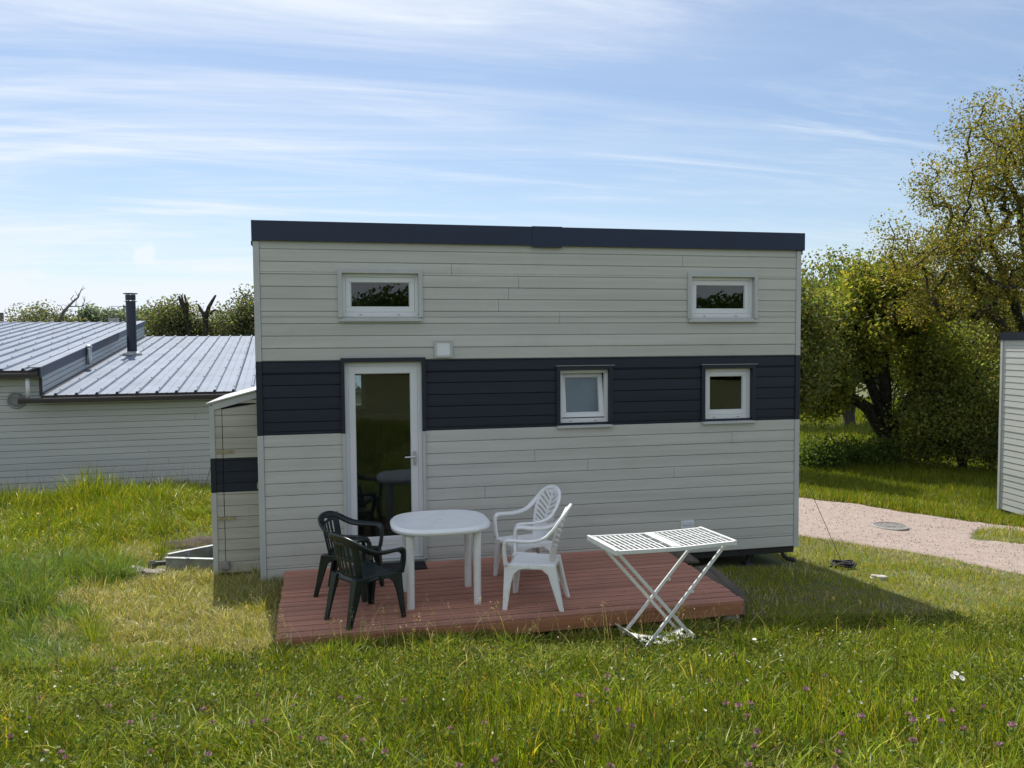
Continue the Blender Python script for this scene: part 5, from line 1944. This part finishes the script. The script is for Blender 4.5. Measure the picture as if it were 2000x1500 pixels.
# --- cut grass drying left of the deck
xy = scatter(-2.5, .55, -2.3, 2.3, 6500, rg, lambda x, y: ~built(x, y, -.01) & (hay(x, y) > rg.uniform(.05, .7, len(x))))
n = len(xy)
h = rg.uniform(.035, .12, n)*(.3+1.5*vnoise(xy[:, 0]*5, xy[:, 1]*5, 31))
parts = [blades(xy, h, rg.uniform(.0035, .0075, n), np.clip(rg.normal(1.05, .5, n), .1, 2.1), rg.uniform(0, 6.28, n), rg, pick_cols(n, STRAW, rg))]
xy = scatter(-2.5, .55, -2.3, 2.3, 1100, rg, lambda x, y: ~built(x, y, -.01) & (hay(x, y) > rg.uniform(.05, .8, len(x))))
n = len(xy)
parts.append(blades(xy, rg.uniform(.06, .17, n), rg.uniform(.003, .005, n), rg.uniform(.1, .8, n), rg.uniform(0, 6.28, n), rg, pick_cols(n, YGREEN, rg)))
hm = lambda x, y: ~built(x, y, -.01) & (hay(x, y) > rg.uniform(.05, .6, len(x)))
parts.append(tussocks(scatter(-2.4, .45, -2.3, 2.3, 22, rg, hm), rg, STRAW, .15, m=70, spread=.07))
parts.append(tussocks(scatter(-2.4, .45, -2.3, 2.3, 6, rg, hm), rg, YGREEN, .17, m=60, spread=.05))
out_grass('cut_grass', 'yellowed cut grass drying between the shed and the deck', *join(parts))

# --- taller meadow on the left, up to the low building
def lm(x, y):
    return in_view(x, y, .12) & ~built(x, y, .02) & (hay(x, y) < .25) & ~((x > -1.35) & (y < 1.95) & (y > .4)) & (x < .0)


xy = scatter(-8.5, .0, -2.2, 7.4, 3400, rg, lambda x, y: lm(x, y) & (rg.uniform(0, 1, len(x)) < np.clip(1.35-.075*np.hypot(x-.86, y+9.05), .3, 1)))
n = len(xy)
c2_ = vnoise(xy[:, 0]*1.6, xy[:, 1]*1.6, 51)
c3_ = vnoise(xy[:, 0]*.7, xy[:, 1]*.7, 52)
tall = sstep((-1.25-xy[:, 0])/.8)
h = (.09+.11*tall)*(.45+1.0*c2_)*rg.uniform(.5, 1.4, n)
h *= 1+.9*sstep((xy[:, 1]-4.0)/.5)*sstep((5.5-xy[:, 1])/.3)
lean = np.clip(np.abs(rg.normal(.45, .34, n))+.4*sstep((c3_-.5)/.2), .02, 1.5)
az = 2*math.pi*vnoise(xy[:, 0]*2.2, xy[:, 1]*2.2, 54)*1.6+rg.normal(0, 1.4, n)
wf = np.clip(np.hypot(xy[:, 0]-.86, xy[:, 1]+9.05)/7, 1, 2.2)
cc = np.where((rg.uniform(0, 1, n) < .3+.5*(1-tall))[:, None], pick_cols(n, YGREEN, rg), pick_cols(n, GREEN, rg))
bl_ = (xy[:, 0] < -1.3) & (xy[:, 1] < 1.0) & (rg.uniform(0, 1, n) < .6)
cc = np.where(bl_[:, None], pick_cols(n, BLUEG, rg), cc)
parts = [blades(xy, h, rg.uniform(.0035, .007, n)*wf, lean, az, rg, cc)]
parts.append(tussocks(scatter(-8.5, -1.0, -2.2, 5.4, 3.2, rg, lm), rg, GREEN, .30, spread=.07))
parts.append(tussocks(scatter(-3.5, -1.5, -1.6, 1.3, 9, rg, lm), rg, BLUEG, .34, spread=.07))
xy = scatter(-8.5, -1.2, -1, 6.6, 9, rg, lm)
n = len(xy)
parts.append(blades(xy, rg.uniform(.4, .75, n), np.full(n, .006), rg.uniform(.05, .3, n), rg.uniform(0, 6.28, n), rg, pick_cols(n, [(.10, .11, .05, 2), (.2, .17, .09, 1)], rg), segs=4))
out_grass('tall_grass', 'tall bright green grass between the drawbar and the low building', *join(parts))

# --- mown lawn on the right
def lawn(x, y):
    return in_view(x, y, .25) & ~built(x, y, .0) & ~on_path(x, y) & ~((x < 4.7) & (y > -2.1)) & ~((x > 15.0) & (y < 6.2))


xy = scatter(2.5, 16.0, -6.0, 6.5, 2900, rg, lambda x, y: lawn(x, y) & (y > -2.55-.0*x) & (rg.uniform(0, 1, len(x)) < np.clip(1.6-.095*np.hypot(x-.86, y+9.05), .25, 1)))
xy = np.concatenate([xy, scatter(8.0, 13.0, -6.5, -2.4, 1500, rg, lambda x, y: lawn(x, y))])
n = len(xy)
dry = vnoise(xy[:, 0]*1.4, xy[:, 1]*1.4, 61)
h = rg.uniform(.03, .085, n)*(.6+.8*vnoise(xy[:, 0]*3, xy[:, 1]*3, 62))
h *= 1+1.0*((xy[:, 1] > 2.2) & (xy[:, 0] > 9))
wf = np.clip(np.hypot(xy[:, 0]-.86, xy[:, 1]+9.05)/8, 1, 2.2)
cc = np.where((rg.uniform(0, 1, n) < np.clip((dry-.40)*1.8, 0, .75))[:, None], pick_cols(n, STRAW, rg), pick_cols(n, YGREEN, rg))
out_grass('lawn_grass', 'short mown grass with dry patches right of the tiny house', *blades(xy, h, rg.uniform(.0035, .006, n)*wf, np.clip(np.abs(rg.normal(.5, .35, n)), .05, 1.5), rg.uniform(0, 6.28, n), rg, cc))

# --- verge beyond the path, meadow under the trees
xy = scatter(3, 26, 3.5, 17, 620, rg, lambda x, y: in_view(x, y, .06) & ~built(x, y, .1) & ~on_path(x, y) & (x > HW) & ~((x > 15.05) & (y < 6.2)))
xy2 = scatter(10, 48, 16, 46, 60, rg, lambda x, y: in_view(x, y, .04))
n, n2 = len(xy), len(xy2)
h = np.concatenate([rg.uniform(.08, .24, n)*(.5+vnoise(xy[:, 0]*1.1, xy[:, 1]*1.1, 71)), rg.uniform(.15, .35, n2)])
w = np.concatenate([rg.uniform(.009, .017, n), rg.uniform(.03, .05, n2)])
xy = np.concatenate([xy, xy2])
n = len(xy)
out_grass('verge_grass', 'rough grass beyond the path and under the trees', *blades(xy, h, w, np.clip(np.abs(rg.normal(.4, .3, n)), .05, 1.3), rg.uniform(0, 6.28, n), rg,
          np.where(rg.uniform(0, 1, (n, 1)) < .7, pick_cols(n, GREEN, rg), pick_cols(n, YGREEN, rg))*.78, segs=2))

# --- loose stones on the path
xy = scatter(5, 15.2, -4, 9, 120, rg, lambda x, y: in_view(x, y, .1) & on_path(x, y))
n = len(xy)
z = ground_z(xy[:, 0], xy[:, 1])+.026
s = rg.uniform(.004, .013, n)
oc = np.array([[1, 0, 0], [0, 1, 0], [-1, 0, 0], [0, -1, 0], [0, 0, .6], [0, 0, -.5]])
V = np.concatenate([xy, z[:, None]], 1)[:, None, :]+oc[None]*s[:, None, None]*rg.uniform(.6, 1.3, (n, 6, 1))
F = (np.arange(n)*6)[:, None, None]+np.array([[0, 1, 4], [1, 2, 4], [2, 3, 4], [3, 0, 4], [1, 0, 5], [2, 1, 5], [3, 2, 5], [0, 3, 5]])[None]
M['pebble'] = leaf_mat('loose gravel stone', 0.0, rough=.9)
tag(np_mesh('loose_gravel', V.reshape(-1, 3), F.reshape(-1, 3), 'pebble', cols=np.repeat(np.clip(pick_cols(n, [(.36, .29, .26, 3), (.22, .18, .16, 2), (.48, .42, .38, 1), (.12, .10, .09, 1)], rg), .03, .7), 6, axis=0)),
    'loose stones strewn over the pinkish path', 'gravel', kind='stuff')

# ================================================================== flowers one can pick out
def clover_mesh(seed):
    rg = np.random.default_rng(seed)
    Vs, Fs, Cs = [], [], []
    o = 0
    d = rg.normal(size=(46, 3))
    d[:, 2] = np.abs(d[:, 2])*1.0-.25
    d /= np.linalg.norm(d, axis=1)[:, None]
    v_, f_ = [], []
    for i, q in enumerate(d):
        s = np.cross(q, [.3, .2, .9]); s /= np.linalg.norm(s)
        b0, tp = q*.004, q*.0145*rg.uniform(.85, 1.15)+np.array([0, 0, .003])
        v_ += [b0-s*.0012, b0+s*.0012, tp+s*.0024, tp-s*.0024]
        f_.append([4*i, 4*i+1, 4*i+2, 4*i+3])
    v_ = np.array(v_)
    Vs.append(v_); Fs.append(np.array(f_)); 
    pal = [(.33, .18, .22, 3), (.27, .14, .18, 2), (.42, .28, .31, 1)] if seed % 3 else [(.28, .15, .15, 2), (.22, .12, .12, 1), (.32, .2, .2, 1)]
    Cs.append(np.repeat(np.clip(pick_cols(46, pal, rg), .02, .8), 4, axis=0))
    o = len(v_)
    sv, sf = [], []
    for i in range(4):
        z0, z1 = -.26+i*.065, -.26+(i+1)*.065
        for (a, b) in (((.0014, 0), (0, .0014)),):
            sv += [(-.0014, 0, z0), (.0014, 0, z0), (.0014, 0, z1), (-.0014, 0, z1), (0, -.0014, z0), (0, .0014, z0), (0, .0014, z1), (0, -.0014, z1)]
            sf += [[8*i, 8*i+1, 8*i+2, 8*i+3], [8*i+4, 8*i+5, 8*i+6, 8*i+7]]
    Vs.append(np.array(sv, float)); Fs.append(np.array(sf)+o)
    Cs.append(np.tile([(.09, .12, .035)], (len(sv), 1)))
    o += len(sv)
    lc = np.array([[.012*math.cos(a), .012*math.sin(a), -.018+q] for q in (0, -.07) for a in (0, 2.1, 4.2)])
    lv, lf = leaf_quads(lc, .024, rg, .6, .6)
    Vs.append(lv); Fs.append(lf+o); Cs.append(np.tile([(.08, .14, .025)], (len(lv), 1)))
    return np.concatenate(Vs), np.concatenate(Fs), np.concatenate(Cs)


CLOVER = [(-1.02, -3.59), (-0.92, -4.05), (-0.82, -4.58), (-0.27, -4.5), (-0.11, -4.67), (-0.78, -2.84), (-0.48, -5.12), (-0.36, -5.28), (0.03, -5.39), (-0.51, -3.99), (0.1, -4.46), (0.22, -4.93), (0.4, -4.9), (0.48, -4.98), (0.36, -4.2), (0.57, -4.2), (0.84, -4.35), (0.59, -4.67), (0.86, -5.46), (0.94, -5.43), (1.18, -4.76), (0.75, -5.45), (2.11, -4.95), (2.08, -5.11), (2.43, -4.52), (2.31, -4.84), (2.67, -5.57), (2.77, -5.51), (2.8, -5.57), (2.06, -5.35), (3.66, -4.9), (3.21, -5.4), (3.33, -6.01), (3.3, -6.08), (2.87, -6.19), (2.73, -6.37), (3.13, -6.29), (3.56, -6.01), (3.38, -6.28), (3.61, -6.29), (3.41, -6.43), (1.87, -6.0), (1.86, -6.36), (1.97, -6.47), (2.42, -6.29), (2.57, -6.04), (2.39, -6.53), (2.56, -6.6), (1.84, -6.26), (2.3, -6.46), (2.1, -5.81), (2.15, -5.48), (3.46, -6.06), (3.78, -5.95), (1.51, -5.4), (1.44, -6.03), (1.42, -6.17), (1.29, -6.09), (1.34, -5.46), (1.53, -6.32)]
protos = []
for s in range(6):
    v_, f_, c_ = clover_mesh(s+1)
    protos.append(np_mesh('clover_flower', v_, f_, 'petal', cols=c_))
rg = np.random.default_rng(77)
extra = [(float(rg.uniform(-1.0, 4.2)), float(rg.uniform(-6.1, -4.0))) for _ in range(12)]
for i, (x, y) in enumerate(CLOVER+extra):
    o = protos[i] if i < 6 else protos[i % 6].copy()
    if i >= 6:
        COL.objects.link(o)
    sc = float(rg.uniform(.85, 1.25))
    o.scale = (sc, sc, 1)
    o.location = (x, y, float(ground_z(x, y))+.18+float(rg.uniform(-.02, .03)))
    o.rotation_euler = (float(rg.normal(0, .12)), float(rg.normal(0, .12)), float(rg.uniform(0, 6)))
    tag(o, 'pink clover flower head among the long foreground grass', 'clover', 'clover flowers in the foreground grass')


def daisy_mesh(n, r, col, ccol, stem):
    Vs, Fs, Cs = [], [], []
    v_, f_ = [], []
    for i in range(n):
        a = 2*math.pi*i/n
        c, s = math.cos(a), math.sin(a)
        wv = r*1.7/n*1.5
        for q, (rr, ww, zz) in enumerate(((r*.2, wv*.5, 0), (r, wv, .12*r))):
            v_ += [(c*rr-s*ww, s*rr+c*ww, zz), (c*rr+s*ww, s*rr-c*ww, zz)]
        f_.append([4*i, 4*i+1, 4*i+3, 4*i+2])
    Cs += [col]*len(v_)
    k = len(v_)
    for i in range(8):
        a = 2*math.pi*i/8
        v_.append((.3*r*math.cos(a), .3*r*math.sin(a), .03*r))
    v_.append((0, 0, .16*r))
    for i in range(8):
        f_.append([k+i, k+(i+1) % 8, k+8, k+8])
    Cs += [ccol]*9
    k = len(v_)
    v_ += [(-.0016, 0, -stem), (.0016, 0, -stem), (.0016, 0, 0), (-.0016, 0, 0), (0, -.0016, -stem), (0, .0016, -stem), (0, .0016, 0), (0, -.0016, 0)]
    f_ += [[k, k+1, k+2, k+3], [k+4, k+5, k+6, k+7]]
    Cs += [(.08, .11, .03)]*8
    f3 = []
    for q in f_:
        f3.append(q[:3])
        if q[2] != q[3]:
            f3.append([q[0], q[2], q[3]])
    return np.array(v_, float), np.array(f3), np.array(Cs, float)


_r = np.random.default_rng(55)
SMALL = [(float(_r.uniform(2.2, 5.4)), float(_r.uniform(-6.0, -3.2))) for _ in range(16)]
for base, col, ccol, rad, cat, lab, grp, hgt in (
        ([(3.84, -3.75), (3.29, -4.64), (4.02, -5.51), (3.95, -5.63), (3.94, -5.58), (5.77, -4.09), (-0.03, -4.43), (-0.61, -4.96), (-1.63, 4.31), (-1.5, 3.14), (3.14, -5.94), (3.23, -6.25)]+SMALL, (.80, .80, .76), (.55, .38, .04), .022, 'daisy', 'white daisy standing in the meadow grass', 'white daisies in the grass', .26),
        ([(-2.88, 1.59), (-2.52, 1.33), (-2.73, 1.7), (-2.65, 2.11), (-3.19, 2.31), (-2.35, 1.89), (-2.88, 1.24), (-3.08, 2.58), (-1.2, 0.62), (-3.67, 3.29), (-2.77, 2.93)], (.62, .46, .02), (.5, .34, .02), .015, 'buttercup', 'yellow buttercup in the tall grass before the low building', 'yellow flowers in the left meadow', .30)):
    v_, f_, c_ = daisy_mesh(13 if cat == 'daisy' else 6, rad, col, ccol, hgt-.02)
    p_ = np_mesh(cat+'_flower', v_, f_, 'petal', cols=c_)
    for i, (x, y) in enumerate(base):
        o = p_ if i == 0 else p_.copy()
        if i:
            COL.objects.link(o)
        o.location = (x, y, float(ground_z(x, y))+hgt)
        tx, ty = (-.5+float(rg.normal(0, .25)), float(rg.normal(0, .3)))
        o.rotation_euler = (tx*-1.0, ty, 0)
        if cat == 'daisy' and i not in (0, 2, 3, 4):
            o.scale = (.32, .32, 1)
        elif cat == 'daisy':
            o.scale = (.7, .7, 1)
        tag(o, lab, cat, grp)

# blue bugle spike in the dry grass
sx_, sy_ = -.90, .75
v_ = rg.normal(size=(60, 3))*np.array([.014, .014, .05])+np.array([0, 0, .20])
lv, lf = leaf_quads(v_, .020, rg, .6)
cv = np.repeat(np.clip(pick_cols(60, [(.16, .15, .32, 2), (.12, .14, .10, 2)], rg), .02, .6), 4, axis=0)
sv = np.array([(-.004, 0, 0), (.004, 0, 0), (.003, 0, .2), (-.003, 0, .2)], float)
o = np_mesh('bugle_flower', np.concatenate([lv, sv]), np.concatenate([lf, np.array([[0, 1, 2, 3]])+len(lv)]), 'petal', cols=np.concatenate([cv, np.tile([(.08, .1, .04)], (4, 1))]))
o.location = (sx_, sy_, float(ground_z(sx_, sy_)))
tag(o, 'bluish flower spike in the dry grass before the drawbar', 'flower')
